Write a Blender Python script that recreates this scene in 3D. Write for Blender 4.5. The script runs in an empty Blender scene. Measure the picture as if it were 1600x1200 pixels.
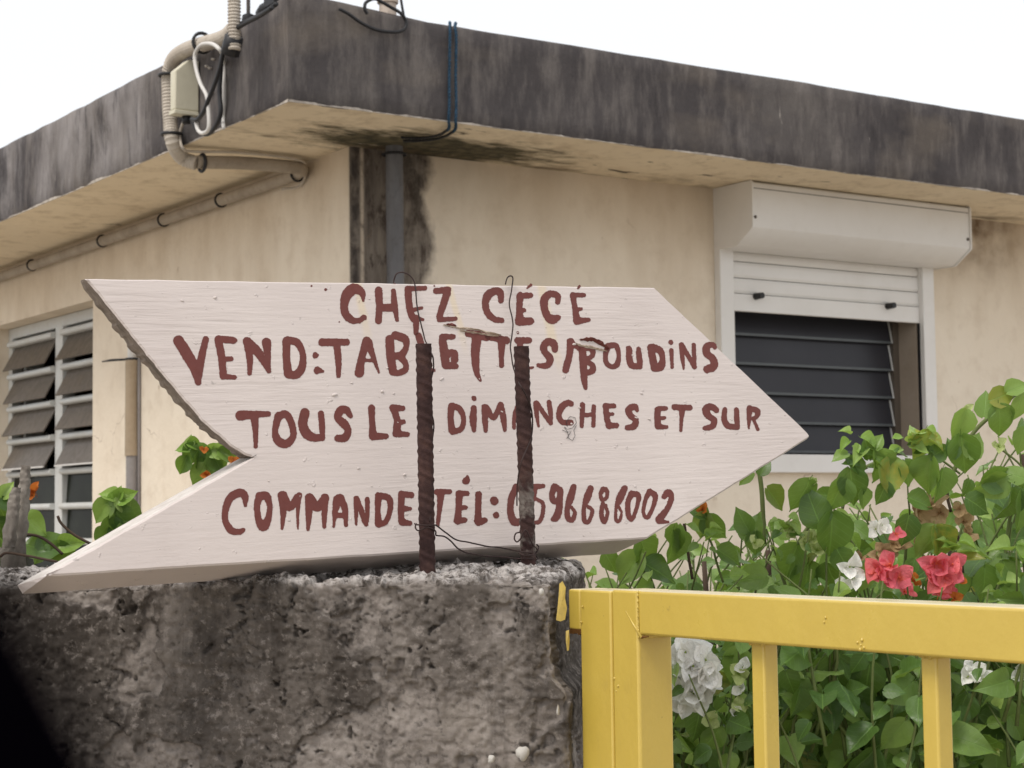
import bpy, math, random
import numpy as np
from mathutils import Vector, Matrix
random.seed(7)
rng = np.random.default_rng(11)
scene = bpy.context.scene
col = scene.collection

# ---------------------------------------------------------------- camera
FPX, PITCH, ROLL, TH = 2877.0, 0.07038, -0.01248, 0.5957
EYE = np.array([0.0, 0.0, 1.6])
_c, _s = math.cos(PITCH), math.sin(PITCH)
FW = np.array([0, _c, _s]); U0 = np.array([0, -_s, _c]); R0 = np.array([1.0, 0, 0])
RT = math.cos(ROLL) * R0 + math.sin(ROLL) * U0
UP = -math.sin(ROLL) * R0 + math.cos(ROLL) * U0
cd = bpy.data.cameras.new('camera')
cam = bpy.data.objects.new('camera', cd); col.objects.link(cam)
cd.sensor_width = 36; cd.lens = 36 * FPX / 1600
cd.clip_start = 0.01; cd.clip_end = 500
m = Matrix.Identity(4)
for i in range(3):
    m[i][0] = RT[i]; m[i][1] = UP[i]; m[i][2] = -FW[i]; m[i][3] = EYE[i]
cam.matrix_world = m
cd.dof.use_dof = True; cd.dof.focus_distance = 1.66; cd.dof.aperture_fstop = 30
scene.camera = cam

# ---------------------------------------------------------------- light: bright overcast
scene.view_settings.view_transform = 'Standard'
scene.view_settings.look = 'None'
scene.view_settings.exposure = 0.0
scene.view_settings.gamma = 1.0
scene.render.engine = 'CYCLES'
scene.cycles.max_bounces = 8
SUN_EL, SUN_AZ = math.radians(58), math.radians(-142)      # azimuth from +Y, clockwise
w = bpy.data.worlds.new('World'); scene.world = w; w.use_nodes = True
nt = w.node_tree; nt.nodes.clear()
sky = nt.nodes.new('ShaderNodeTexSky'); sky.sky_type = 'NISHITA'; sky.sun_disc = False
sky.sun_elevation = SUN_EL; sky.sun_rotation = SUN_AZ
sky.dust_density = 4
b1 = nt.nodes.new('ShaderNodeBackground'); b1.inputs[1].default_value = 0.05
b2 = nt.nodes.new('ShaderNodeBackground')
tc = nt.nodes.new('ShaderNodeTexCoord'); nz = nt.nodes.new('ShaderNodeTexNoise')
nz.inputs['Scale'].default_value = 1.7; nz.inputs['Detail'].default_value = 5
cr = nt.nodes.new('ShaderNodeValToRGB')
cr.color_ramp.elements[0].position = 0.3; cr.color_ramp.elements[0].color = (0.965, 0.96, 0.955, 1)
cr.color_ramp.elements[1].position = 0.7; cr.color_ramp.elements[1].color = (1.0, 0.99, 0.97, 1)
b2.inputs[1].default_value = 0.92
ad = nt.nodes.new('ShaderNodeAddShader'); out = nt.nodes.new('ShaderNodeOutputWorld')
L = nt.links.new
L(sky.outputs[0], b1.inputs[0]); L(tc.outputs['Generated'], nz.inputs['Vector'])
L(nz.outputs['Fac'], cr.inputs[0]); L(cr.outputs[0], b2.inputs[0])
L(b1.outputs[0], ad.inputs[0]); L(b2.outputs[0], ad.inputs[1]); L(ad.outputs[0], out.inputs[0])
sd = bpy.data.lights.new('sun', 'SUN'); sd.energy = 1.8; sd.angle = math.radians(22); sd.color = (1, 0.95, 0.88)
so = bpy.data.objects.new('sun', sd); col.objects.link(so)
sv = Vector((math.sin(SUN_AZ) * math.cos(SUN_EL), math.cos(SUN_AZ) * math.cos(SUN_EL), math.sin(SUN_EL)))
so.rotation_euler = sv.to_track_quat('Z', 'Y').to_euler(); so.location = (0, 0, 12)

# ---------------------------------------------------------------- helpers
def ray(x, y): return FW + RT * (x - 800) / FPX - UP * (y - 600) / FPX
def W(x, y, d): return EYE + ray(x, y) * d
def hit(x, y, p0, n):
    d = ray(x, y); return EYE + d * (((p0 - EYE) @ n) / (d @ n))

def _h(ix, iy, iz, seed):
    n = (ix * 374761393 + iy * 668265263 + iz * 2147483647 + seed * 1274126177) & 0xFFFFFFFF
    n = ((n ^ (n >> 13)) * 1274126177) & 0xFFFFFFFF
    n = ((n ^ (n >> 16)) * 2246822519) & 0xFFFFFFFF
    return ((n ^ (n >> 15)) & 0xFFFF) / 65535.0
def vnoise(P, seed=0):
    P = np.asarray(P, float); I = np.floor(P).astype(np.int64); f = P - I; f = f * f * f * (f * (f * 6 - 15) + 10)
    r = 0
    for a in (0, 1):
        wa = f[..., 0] if a else 1 - f[..., 0]
        for b in (0, 1):
            wb = f[..., 1] if b else 1 - f[..., 1]
            for c in (0, 1):
                wc = f[..., 2] if c else 1 - f[..., 2]
                r = r + wa * wb * wc * _h(I[..., 0] + a, I[..., 1] + b, I[..., 2] + c, seed)
    return r * 2 - 1
def fbm(P, scale, octv=4, seed=0, gain=.5):
    P = np.asarray(P, float) * scale; r = 0; a = 1; t = 0
    for k in range(octv):
        r = r + a * vnoise(P, seed + k); t += a; a *= gain; P = P * 2.03 + 17.3
    return r / t
def sstep(a, b, x):
    t = np.clip((x - a) / (b - a), 0, 1); return t * t * (3 - 2 * t)

class MB:
    def __init__(s): s.v = []; s.f = []; s.mi = []
    def add(s, vs, fs, mi=0):
        o = len(s.v); s.v += [tuple(map(float, p)) for p in vs]; s.f += [tuple(i + o for i in f) for f in fs]; s.mi += [mi] * len(fs); return s
    def box(s, x0, x1, y0, y1, z0, z1, mi=0):
        vs = [(x, y, z) for z in (z0, z1) for y in (y0, y1) for x in (x0, x1)]
        return s.add(vs, [(0, 2, 3, 1), (4, 5, 7, 6), (0, 1, 5, 4), (2, 6, 7, 3), (0, 4, 6, 2), (1, 3, 7, 5)], mi)
    def obox(s, O, ax, ay, az, x0, x1, y0, y1, z0, z1, mi=0):
        vs = [O + ax * x + ay * y + az * z for z in (z0, z1) for y in (y0, y1) for x in (x0, x1)]
        return s.add(vs, [(0, 2, 3, 1), (4, 5, 7, 6), (0, 1, 5, 4), (2, 6, 7, 3), (0, 4, 6, 2), (1, 3, 7, 5)], mi)
    def tube(s, pts, rad, seg=8, cap=True, mi=0):
        pts = [np.asarray(p, float) for p in pts]; n = len(pts)
        if not hasattr(rad, '__len__'): rad = [rad] * n
        ref = None; rings = []
        for i in range(n):
            t = pts[min(i + 1, n - 1)] - pts[max(i - 1, 0)]; t = t / (np.linalg.norm(t) + 1e-12)
            if ref is None:
                ref = np.array([0, 0, 1.]) if abs(t[2]) < .9 else np.array([1., 0, 0])
            a = np.cross(t, ref); a /= np.linalg.norm(a); b = np.cross(a, t); ref = b
            rings.append([pts[i] + rad[i] * (a * math.cos(k * 2 * math.pi / seg) + b * math.sin(k * 2 * math.pi / seg)) for k in range(seg)])
        vs = [p for r_ in rings for p in r_]; fs = []
        for i in range(n - 1):
            for k in range(seg):
                k2 = (k + 1) % seg; fs.append((i * seg + k, i * seg + k2, (i + 1) * seg + k2, (i + 1) * seg + k))
        if cap: fs += [tuple(range(seg - 1, -1, -1)), tuple(range((n - 1) * seg, n * seg))]
        return s.add(vs, fs, mi)
    def prism(s, prof, x0, x1, mi=0):        # profile in (y,z), extruded along x
        n = len(prof); vs = [(x0, y, z) for y, z in prof] + [(x1, y, z) for y, z in prof]
        fs = [tuple(range(n)), tuple(range(2 * n - 1, n - 1, -1))] + [((i + 1) % n, i, n + i, n + (i + 1) % n) for i in range(n)]
        return s.add(vs, fs, mi)
    def build(s, name, mats, parent=None, org=None, smooth=False, bevel=0, bseg=2, sharp=None):
        me = bpy.data.meshes.new(name)
        v = np.array(s.v)
        if org is not None: v = v - np.asarray(org)
        me.from_pydata(v.tolist(), [], s.f)
        mats = mats if isinstance(mats, (list, tuple)) else [mats]
        for m_ in mats: me.materials.append(m_)
        me.polygons.foreach_set('material_index', s.mi)
        me.polygons.foreach_set('use_smooth', [bool(smooth)] * len(s.f))
        me.update()
        if smooth and sharp: me.set_sharp_from_angle(angle=math.radians(sharp))
        o = bpy.data.objects.new(name, me); col.objects.link(o)
        if parent: o.parent = parent
        if bevel:
            b = o.modifiers.new('bevel', 'BEVEL'); b.width = bevel; b.segments = bseg; b.limit_method = 'ANGLE'; b.angle_limit = math.radians(40)
            for p in me.polygons: p.use_smooth = True
            me.set_sharp_from_angle(angle=math.radians(60))
        return o

def empty(name, loc, rz=0, parent=None):
    o = bpy.data.objects.new(name, None); col.objects.link(o); o.location = loc; o.rotation_euler = (0, 0, rz)
    o.empty_display_size = .05
    if parent: o.parent = parent
    return o
def tag(o, label=None, cat=None, group=None, kind=None):
    for k, v in (('label', label), ('category', cat), ('group', group), ('kind', kind)):
        if v: o[k] = v
    return o
def smooth_path(P, n=8):
    P = [np.asarray(p, float) for p in P]; Q = [2 * P[0] - P[1]] + P + [2 * P[-1] - P[-2]]; o = []
    for i in range(1, len(Q) - 2):
        p0, p1, p2, p3 = Q[i - 1:i + 3]
        for k in range(n):
            t = k / n
            o.append(.5 * ((2 * p1) + (-p0 + p2) * t + (2 * p0 - 5 * p1 + 4 * p2 - p3) * t * t + (-p0 + 3 * p1 - 3 * p2 + p3) * t ** 3))
    o.append(P[-1]); return o

# ---------------------------------------------------------------- material kit
class N:
    def __init__(s, name, rough=.7, spec=.3):
        s.m = bpy.data.materials.new(name); s.m.use_nodes = True; s.t = s.m.node_tree
        s.b = s.t.nodes['Principled BSDF']; s.b.inputs['Roughness'].default_value = rough
        s.b.inputs['Specular IOR Level'].default_value = spec
        s.tc = s.t.nodes.new('ShaderNodeTexCoord')
    def L(s, a, b): s.t.links.new(a, b)
    def co(s, sc=(1, 1, 1), kind='Object', rot=(0, 0, 0), loc=(0, 0, 0)):
        mp = s.t.nodes.new('ShaderNodeMapping'); mp.inputs['Scale'].default_value = sc; mp.inputs['Rotation'].default_value = rot; mp.inputs['Location'].default_value = loc
        s.L(s.tc.outputs[kind], mp.inputs[0]); return mp.outputs[0]
    def noise(s, scale, detail=4, vec=None, rough=.55, dist=0):
        n = s.t.nodes.new('ShaderNodeTexNoise'); n.inputs['Scale'].default_value = scale; n.inputs['Detail'].default_value = detail
        n.inputs['Roughness'].default_value = rough; n.inputs['Distortion'].default_value = dist
        s.L(vec if vec is not None else s.co(), n.inputs['Vector']); return n.outputs['Fac']
    def voro(s, scale, vec=None, feat='F1'):
        n = s.t.nodes.new('ShaderNodeTexVoronoi'); n.inputs['Scale'].default_value = scale; n.feature = feat
        s.L(vec if vec is not None else s.co(), n.inputs['Vector']); return n.outputs['Distance']
    def ramp(s, f, stops):
        r = s.t.nodes.new('ShaderNodeValToRGB'); e = r.color_ramp.elements
        while len(e) < len(stops): e.new(.5)
        for k, (p, c) in enumerate(stops):
            e[k].position = p; e[k].color = (c, c, c, 1) if not hasattr(c, '__len__') else (*c, 1)
        s.L(f, r.inputs[0]); return r.outputs[0]
    def rng(s, f, a, b, c=0, d=1):
        r = s.t.nodes.new('ShaderNodeMapRange'); r.inputs[1].default_value = a; r.inputs[2].default_value = b; r.inputs[3].default_value = c; r.inputs[4].default_value = d
        s.L(f, r.inputs[0]); return r.outputs[0]
    def math(s, op, a, b=None, c=None):
        r = s.t.nodes.new('ShaderNodeMath'); r.operation = op
        for k, x in enumerate((a, b, c)):
            if x is None: continue
            if isinstance(x, (int, float)): r.inputs[k].default_value = x
            else: s.L(x, r.inputs[k])
        return r.outputs[0]
    def mix(s, f, a, b, mode='MIX'):
        r = s.t.nodes.new('ShaderNodeMix'); r.data_type = 'RGBA'; r.blend_type = mode
        for i, x in ((0, f), (6, a), (7, b)):
            if isinstance(x, (int, float)): r.inputs[i].default_value = x
            elif isinstance(x, (tuple, list)): r.inputs[i].default_value = (*x, 1)
            else: s.L(x, r.inputs[i])
        return r.outputs[2]
    def xyz(s, vec=None):
        r = s.t.nodes.new('ShaderNodeSeparateXYZ'); s.L(vec if vec is not None else s.tc.outputs['Object'], r.inputs[0]); return r.outputs
    def attr(s, name):
        r = s.t.nodes.new('ShaderNodeAttribute'); r.attribute_name = name; return r.outputs['Fac']
    def color(s, c):
        if isinstance(c, (tuple, list)): s.b.inputs['Base Color'].default_value = (*c, 1)
        else: s.L(c, s.b.inputs['Base Color'])
        return s
    def rough(s, x): s.L(x, s.b.inputs['Roughness']); return s
    def bump(s, h, dist=.002, strength=1.0):
        r = s.t.nodes.new('ShaderNodeBump'); r.inputs['Distance'].default_value = dist; r.inputs['Strength'].default_value = strength
        s.L(h, r.inputs['Height'])
        if hasattr(s, 'lb'): s.L(s.lb, r.inputs['Normal'])
        s.lb = r.outputs[0]; s.L(s.lb, s.b.inputs['Normal']); return s

# cream house paint, local coords: x along right facade, y along left facade, z up
def wall_paint():
    n = N('cream_render', .85, .15); X, Y, Z = n.xyz()
    big = n.noise(1.3, 5); fine = n.noise(9, 6, rough=.65); st = n.noise(2, 5, n.co((3.5, 3.5, .9)))
    c = n.mix(n.rng(big, .3, .7), (.725, .630, .505), (.785, .705, .585))
    c = n.mix(n.math('MULTIPLY', n.rng(fine, .50, .75), .35), c, (.46, .36, .26))
    # grime washed down from the eave
    top = n.math('ADD', n.rng(Z, 2.25, 2.82), n.rng(st, .3, .7, -.25, .25))
    c = n.mix(n.math('MULTIPLY', n.rng(top, .2, 1.15), .55), c, (.36, .26, .16))
    # brown damp patch right of the shutter box
    rx = n.math('SUBTRACT', 1.0, n.math('MINIMUM', 1.0, n.math('ABSOLUTE', n.math('DIVIDE', n.math('SUBTRACT', X, 2.98), .36))))
    rz = n.rng(Z, 2.52, 2.80)
    pm = n.math('MULTIPLY', n.math('MULTIPLY', rx, rz), n.rng(n.noise(9, 6), .3, .6))
    c = n.mix(n.math('MULTIPLY', pm, 1.1), c, (.15, .095, .055))
    sp = n.rng(n.noise(16, 3, n.co((1, 1, .6))), .70, .76)
    c = n.mix(n.math('MULTIPLY', sp, .5), c, (.28, .19, .12))
    # weathered grey band down the corner of the right facade
    wob = n.rng(n.noise(7, 5), .3, .7, -.035, .035)
    xx = n.math('ADD', X, wob)
    band = n.math('MULTIPLY', n.math('SUBTRACT', 1.0, n.rng(xx, .285, .325)), n.rng(X, -.001, .004))
    band = n.math('MULTIPLY', band, n.math('SUBTRACT', 1.0, n.rng(Y, .004, .008)))
    bc = n.ramp(n.noise(10, 7, n.co((2.2, 1, .35)), rough=.7), [(.3, (.075, .062, .052)), (.45, (.165, .138, .115)), (.6, (.25, .215, .18)), (.8, (.36, .31, .255))])
    bc = n.mix(n.math('MULTIPLY', n.rng(n.noise(22, 6, n.co((1.2, 1, .5)), rough=.7), .5, .62), .8), bc, (.05, .035, .028))
    bl = n.math('MULTIPLY', n.rng(n.math('ABSOLUTE', n.math('SUBTRACT', X, .245)), .085, .0), n.rng(Z, 2.25, 2.75))
    bc = n.mix(n.math('MULTIPLY', n.math('MULTIPLY', bl, n.rng(n.noise(25, 5), .35, .6)), .9), bc, (.03, .024, .018))
    c = n.mix(band, c, bc)
    ed = n.math('MULTIPLY', n.rng(n.math('ABSOLUTE', n.math('SUBTRACT', X, .02)), .022, .006), band)
    c = n.mix(n.math('MULTIPLY', ed, n.rng(n.noise(14, 4), .3, .55)), c, (.06, .05, .045))
    ed2 = n.math('MULTIPLY', n.rng(n.math('ABSOLUTE', n.math('SUBTRACT', X, .048)), .010, .002), band)
    c = n.mix(n.math('MULTIPLY', ed2, n.rng(n.noise(30, 4), .3, .55)), c, (.52, .44, .35))
    # hairline cracks
    v = n.t.nodes.new('ShaderNodeTexVoronoi'); v.feature = 'DISTANCE_TO_EDGE'; v.inputs['Scale'].default_value = 1.05
    wv = n.t.nodes.new('ShaderNodeVectorMath'); wv.operation = 'ADD'
    nn = n.t.nodes.new('ShaderNodeTexNoise'); nn.inputs['Scale'].default_value = 7; nn.inputs['Detail'].default_value = 5
    n.L(n.tc.outputs['Object'], nn.inputs['Vector'])
    sc = n.t.nodes.new('ShaderNodeVectorMath'); sc.operation = 'SCALE'; sc.inputs['Scale'].default_value = .22
    n.L(nn.outputs['Color'], sc.inputs[0]); n.L(sc.outputs[0], wv.inputs[0]); n.L(n.tc.outputs['Object'], wv.inputs[1]); n.L(wv.outputs[0], v.inputs['Vector'])
    ck = n.math('MULTIPLY', n.rng(v.outputs['Distance'], .0022, .0006), n.rng(n.noise(1.9, 2, n.co(loc=(3.1, 0, 1))), .54, .60))
    c = n.mix(n.math('MULTIPLY', ck, .6), c, (.25, .18, .12))
    n.color(c).bump(n.noise(55, 5, rough=.6), .004, .5).bump(n.noise(4, 3), .03, .4)
    return n.m
def soffit_paint():
    n = N('soffit_paint', .88, .1); X, Y, Z = n.xyz()
    c = n.mix(n.rng(n.noise(2.2, 5), .3, .7), (.74, .64, .48), (.68, .575, .42))
    c = n.mix(n.math('MULTIPLY', n.rng(n.noise(12, 6, rough=.7), .5, .72), .5), c, (.30, .22, .14))
    # mould spreading from the downpipe
    dx = n.math('DIVIDE', n.math('SUBTRACT', X, .24), .52); dy = n.math('DIVIDE', n.math('ADD', Y, .12), .22)
    d = n.math('SQRT', n.math('ADD', n.math('MULTIPLY', dx, dx), n.math('MULTIPLY', dy, dy)))
    d = n.math('ADD', d, n.rng(n.noise(9, 7, n.co((.6, 1.6, 1)), rough=.7), .25, .75, -.55, .55))
    c = n.mix(n.math('MULTIPLY', n.rng(d, 1.10, .62), .96), c, n.mix(n.rng(n.noise(26, 5), .4, .6), (.035, .034, .022), (.10, .085, .05)))
    # flaked spots further along the eave
    g = n.math('MULTIPLY', n.rng(n.noise(8.5, 5, n.co((.55, 1.8, 1), loc=(2.2, .4, 0)), rough=.65), .655, .68), n.rng(n.math('ABSOLUTE', n.math('SUBTRACT', X, .9)), 1.1, .9))
    c = n.mix(g, c, (.075, .06, .045))
    e = n.math('MULTIPLY', n.rng(n.math('ABSOLUTE', n.math('ADD', Y, .03)), .12, .01), n.rng(n.noise(3.2, 5, n.co((1, 2, 1))), .50, .62))
    c = n.mix(n.math('MULTIPLY', e, .75), c, (.12, .09, .06))
    n.color(c).bump(n.noise(30, 6, rough=.6), .006, .5).bump(g, .003, -.6)
    return n.m
def roof_concrete():
    n = N('weathered_fascia', .93, .12); X, Y, Z = n.xyz()
    s1 = n.noise(4, 8, n.co((3, 3, .8)), rough=.68); s2 = n.noise(1.4, 6, rough=.65); s3 = n.noise(16, 6, n.co((1.5, 1.5, .35)), rough=.7)
    c = n.ramp(s2, [(.28, (.045, .041, .043)), (.5, (.082, .074, .074)), (.70, (.150, .135, .125))])
    c = n.mix(n.math('MULTIPLY', n.rng(s1, .47, .66), .7), c, (.19, .17, .158))
    c = n.mix(n.math('MULTIPLY', n.rng(s3, .52, .7), .45), c, (.035, .031, .034))
    # left side is washed paler, in runs
    leftw = n.math('MULTIPLY', n.rng(Y, -.5, .9), n.rng(X, -.42, -.47))
    runs = n.rng(n.noise(3.2, 8, n.co((1, 1.9, .75)), rough=.70, dist=.4), .42, .66)
    c = n.mix(n.math('MULTIPLY', n.math('MULTIPLY', leftw, runs), .8), c, (.30, .28, .275))
    runs2 = n.rng(n.noise(8, 8, n.co((1, 2.0, .42), loc=(0, 3, 0)), rough=.72, dist=.5), .55, .68)
    c = n.mix(n.math('MULTIPLY', n.math('MULTIPLY', leftw, runs2), .85), c, (.035, .032, .036))
    # paler bald patch in the middle of the long side
    w1 = n.rng(n.noise(2.6, 4, n.co((1, 1, 1.8), loc=(.3, 0, 5))), .55, .75)
    c = n.mix(n.math('MULTIPLY', w1, .4), c, (.22, .185, .15))
    wh = n.rng(n.noise(15, 3, n.co((2.2, 2.2, .5))), .755, .78)
    c = n.mix(n.math('MULTIPLY', wh, .6), c, (.42, .38, .34))
    n.color(c).bump(n.noise(70, 6, rough=.7), .003, .7).bump(n.noise(7, 4, n.co((2, 2, .8))), .012, .5)
    return n.m
def simple(name, c, rough=.5, spec=.4, var=.12, scale=20, bump=.0005, bscale=80, metal=0):
    n = N(name, rough, spec); f = n.noise(scale, 5)
    a = tuple(x * (1 - var) for x in c); b = tuple(min(1, x * (1 + var)) for x in c)
    n.color(n.mix(n.rng(f, .3, .7), a, b)); n.b.inputs['Metallic'].default_value = metal
    if bump: n.bump(n.noise(bscale, 4), bump, .6)
    return n.m
def dirty(name, c, dirt, amt=.5, rough=.5, spec=.4, scale=6, streak=(1, 1, 1), bump=.0006, bscale=60):
    n = N(name, rough, spec)
    f = n.noise(scale, 7, n.co(streak), rough=.65); g = n.noise(scale * 6, 5)
    k = n.mix(n.math('MULTIPLY', n.rng(f, .4, .75), amt), c, dirt)
    k = n.mix(n.math('MULTIPLY', n.rng(g, .55, .75), amt * .5), k, dirt)
    n.color(k).bump(n.noise(bscale, 5), bump, .6); n.rough(n.rng(g, .3, .7, rough, min(1, rough + .25)))
    return n.m

M_wall = wall_paint(); M_soffit = soffit_paint(); M_roof = roof_concrete()
M_chip = dirty('chipped_plaster_edge', (.55, .50, .44), (.12, .10, .09), .9, .9, .1, 25)
M_alu = dirty('white_aluminium', (.74, .725, .70), (.52, .48, .42), .22, .38, .45, 3, bump=.0001)
M_alu2 = dirty('white_frame_paint', (.56, .57, .555), (.40, .36, .30), .35, .5, .4, 9, bump=.0003)
M_black = simple('black_rubber', (.012, .011, .012), .45, .4, .2)
M_greybl = dirty('louvre_glass_brown', (.105, .086, .068), (.060, .047, .036), .5, .28, .5, 5, bump=0.0001)
M_darkgl = simple('smoked_louvre_glass', (.033, .033, .039), .3, .25, .15, 3, 0.0001, 20)
M_lowglass = simple('dark_glass_green_reflection', (.009, .011, .007), .2, .04, .5, 9, 0.0001, 20)  # dark glass, with the green reflection put into its colour
M_bladeedge = simple('louvre_edge', (.075, .085, .09), .35, .5, .1)
M_reveal = dirty('reveal_paint', (.36, .30, .24), (.22, .18, .13), .4, .8, .1, 7)
M_int = simple('interior_plaster', (.10, .09, .08), .9, .1)
M_pipe = dirty('grey_pvc', (.150, .150, .158), (.07, .062, .058), .7, .55, .35, 8, (2, 2, .6))
M_cond = dirty('conduit_grey_beige', (.50, .45, .385), (.24, .20, .165), .5, .6, .3, 10)
M_cond2 = dirty('wall_conduit_grey', (.36, .31, .25), (.16, .13, .10), .6, .7, .25, 8)
M_jbox = dirty('cream_plastic', (.62, .59, .465), (.36, .32, .22), .3, .45, .4, 6)
M_wcable = simple('white_cable', (.62, .60, .57), .5, .4, .06)
M_bcable = simple('black_cable', (.018, .018, .020), .5, .35, .2)
M_rope = simple('blue_rope', (.032, .066, .105), .85, .1, .35, 120, .001, 400)
M_tan = dirty('tan_pipe', (.38, .30, .21), (.22, .165, .11), .55, .7, .25, 9, (1, 1, 1))
M_silver = dirty('grey_sleeve', (.26, .24, .23), (.12, .10, .10), .5, .6, .3, 12)
M_copper = dirty('bare_post', (.55, .47, .40), (.12, .08, .06), .7, .8, .2, 18, (1, 1, .5))

# ---------------------------------------------------------------- ground
def ground_mat():
    n = N('dusty_ground', .95, .1)
    c = n.mix(n.rng(n.noise(.8, 8, rough=.65), .35, .65), (.44, .40, .345), (.38, .34, .29))
    c = n.mix(n.math('MULTIPLY', n.rng(n.noise(30, 6), .5, .7), .5), c, (.16, .13, .10))
    n.color(c).bump(n.noise(25, 8), .03, .6); return n.m
M_ground = ground_mat()
MB().add([(-150, -150, 0), (150, -150, 0), (150, 150, 0), (-150, 150, 0)], [(0, 1, 2, 3)]).build('ground', M_ground)['kind'] = 'structure'
def soil_mat():
    n = N('garden_soil', 1, .05); n.color(n.mix(n.rng(n.noise(18, 8), .35, .65), (.05, .038, .026), (.10, .078, .052))).bump(n.noise(40, 6), .02, .8); return n.m

# ---------------------------------------------------------------- house
C0 = np.array([-0.52221, 5.93086, 0.0]); EV = 2.80
RV = np.array([math.cos(TH), math.sin(TH), 0]); LV = np.array([-math.sin(TH), math.cos(TH), 0])
house = empty('house', C0, TH)
tag(house, 'low cream concrete house with a dark weathered flat roof behind the arrow sign', 'house')
HX, HY = 7.0, 8.0
RW = (1.585, 2.635, 1.77, 2.60)       # opening right facade x0,x1,z0,z1
LW = (2.235, 3.60, .95, 2.53)         # opening left facade
def wall_with_hole(axis, length, hole, T=.2):
    mb = MB(); a0, a1, h0, h1 = hole; off0 = 0
    def P(a, z, d): return (a, d, z) if axis == 'x' else (d, a, z)
    def quad(p): mb.add(p, [(0, 1, 2, 3) if axis == 'x' else (3, 2, 1, 0)])
    for d, st in ((0, 0), (T, T)):
        A = [st, a0, a1, length]; Z = [0, h0, h1, EV]
        for i in range(3):
            for j in range(3):
                if i == 1 and j == 1: continue
                p = [P(A[i], Z[j], d), P(A[i + 1], Z[j], d), P(A[i + 1], Z[j + 1], d), P(A[i], Z[j + 1], d)]
                if d: p = p[::-1]
                quad(p)
    quad([P(a0, h0, 0), P(a0, h1, 0), P(a0, h1, T), P(a0, h0, T)][::1])
    quad([P(a1, h0, 0), P(a1, h0, T), P(a1, h1, T), P(a1, h1, 0)])
    quad([P(a0, h0, 0), P(a0, h0, T), P(a1, h0, T), P(a1, h0, 0)])
    quad([P(a0, h1, 0), P(a1, h1, 0), P(a1, h1, T), P(a0, h1, T)])
    return mb
wall_with_hole('x', HX, RW).build('wall', M_wall, house)
wall_with_hole('y', HY, LW).build('wall', M_wall, house)
MB().box(HX - .2, HX, .2, HY, 0, EV).build('wall', M_wall, house)
MB().box(.2, HX - .2, HY - .2, HY, 0, EV).build('wall', M_wall, house)
MB().box(.2, HX - .2, .2, HY - .2, .0, .06).build('floor', M_int, house)
MB().box(.205, 1.4, 1.3, 1.36, .06, EV - .01).build('partition', M_int, house)
MB().box(1.5, 1.56, 1.4, 5.5, .06, EV - .01).build('partition', M_int, house)

# roof slab: gridded fascia with a slightly uneven top edge, flat soffit
def slab():
    mb = MB(); x0, y0, x1, y1 = -.475, -.495, HX + .45, HY + .45
    per = []; step = .06
    def seg(a, b):
        n = int(max(abs(b[0] - a[0]), abs(b[1] - a[1])) / step)
        return [(a[0] + (b[0] - a[0]) * k / n, a[1] + (b[1] - a[1]) * k / n) for k in range(n)]
    per = seg((x0, y1), (x0, y0)) + seg((x0, y0), (x1, y0)) + seg((x1, y0), (x1, y1)) + seg((x1, y1), (x0, y1))
    n = len(per); zs = [0, .012, .05, .10, .15, .20, .25, .29, .30]
    P = np.array([(x, y, 0) for x, y in per])
    rows = []
    cxy = np.array([(x0 + x1) / 2, (y0 + y1) / 2])
    for k, dz in enumerate(zs):
        pts = []
        for i, (x, y) in enumerate(per):
            nz_ = float(vnoise(np.array([x * 9, y * 9, dz * 9]), 3)); big = float(vnoise(np.array([x * 1.3, y * 1.3, 4.]), 5))
            ox = -1 if abs(x - x0) < 1e-6 else (1 if abs(x - x1) < 1e-6 else 0); oy = -1 if abs(y - y0) < 1e-6 else (1 if abs(y - y1) < 1e-6 else 0)
            o = .004 * nz_ - (.006 if k == 0 else 0) - (.007 if k == len(zs) - 1 else 0)
            hump = .022 * math.exp(-((x - x0 - .12) ** 2 + (y - y0) ** 2) / .03)
            top = (.0016 * nz_ + .003 * big + hump) * (dz / .3) ** 2
            bot = .003 * float(vnoise(np.array([x * 20, y * 20, 1.]), 8)) if k == 0 else 0
            pts.append((x + ox * o, y + oy * o, EV + dz + top + bot))
        rows.append(pts)
    vs = [p for r_ in rows for p in r_]; fs = []
    for k in range(len(zs) - 1):
        for i in range(n):
            j = (i + 1) % n; fs.append((k * n + i, k * n + j, (k + 1) * n + j, (k + 1) * n + i))
    mb.add(vs, fs, 0)
    mb.add([p for p in rows[0]], [tuple(range(n - 1, -1, -1))], 1)
    mb.add([p for p in rows[-1]], [tuple(range(n))], 0)
    return mb
roof = slab().build('roof_slab', [M_roof, M_soffit], house, smooth=True, sharp=40)
# chipped whitish drip edge, in broken lengths
def drip(ax, s0, s1, seed):
    mb = MB(); V = []; st = .006; n_ = int((s1 - s0) / st)
    for i in range(n_ + 1):
        q = s0 + st * i; P = np.array([q * 1.0, seed * 5.3, 1.7])
        k = float(fbm(P, 7, 3, 300 + seed)); f = float(vnoise(P * 70, 310 + seed)); near = max(0, 1 - (q + .5) / 1.6)
        h = max(.0007, .0030 + .008 * k + .0016 * f + .0035 * near); d = .0012 + .0018 * max(0, k + .3) + .0006 * f
        for dd, zz in ((.004, 0), (-d, -.0010 - .0008 * f), (-d, h), (.004, h + .001)):
            V.append((q, -.489 + dd, EV + zz) if ax == 'x' else (-.469 + dd, q, EV + zz))
    fs = []
    for i in range(n_):
        for k in range(3):
            a = i * 4 + k; fs.append((a, a + 1, a + 5, a + 4) if ax == 'y' else (a, a + 4, a + 5, a + 1))
    return mb.add(V, fs)
drip('x', -.470, 6.8, 1).build('drip_edge', M_chip, house); drip('y', -.490, 7.6, 2).build('drip_edge', M_chip, house)

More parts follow.
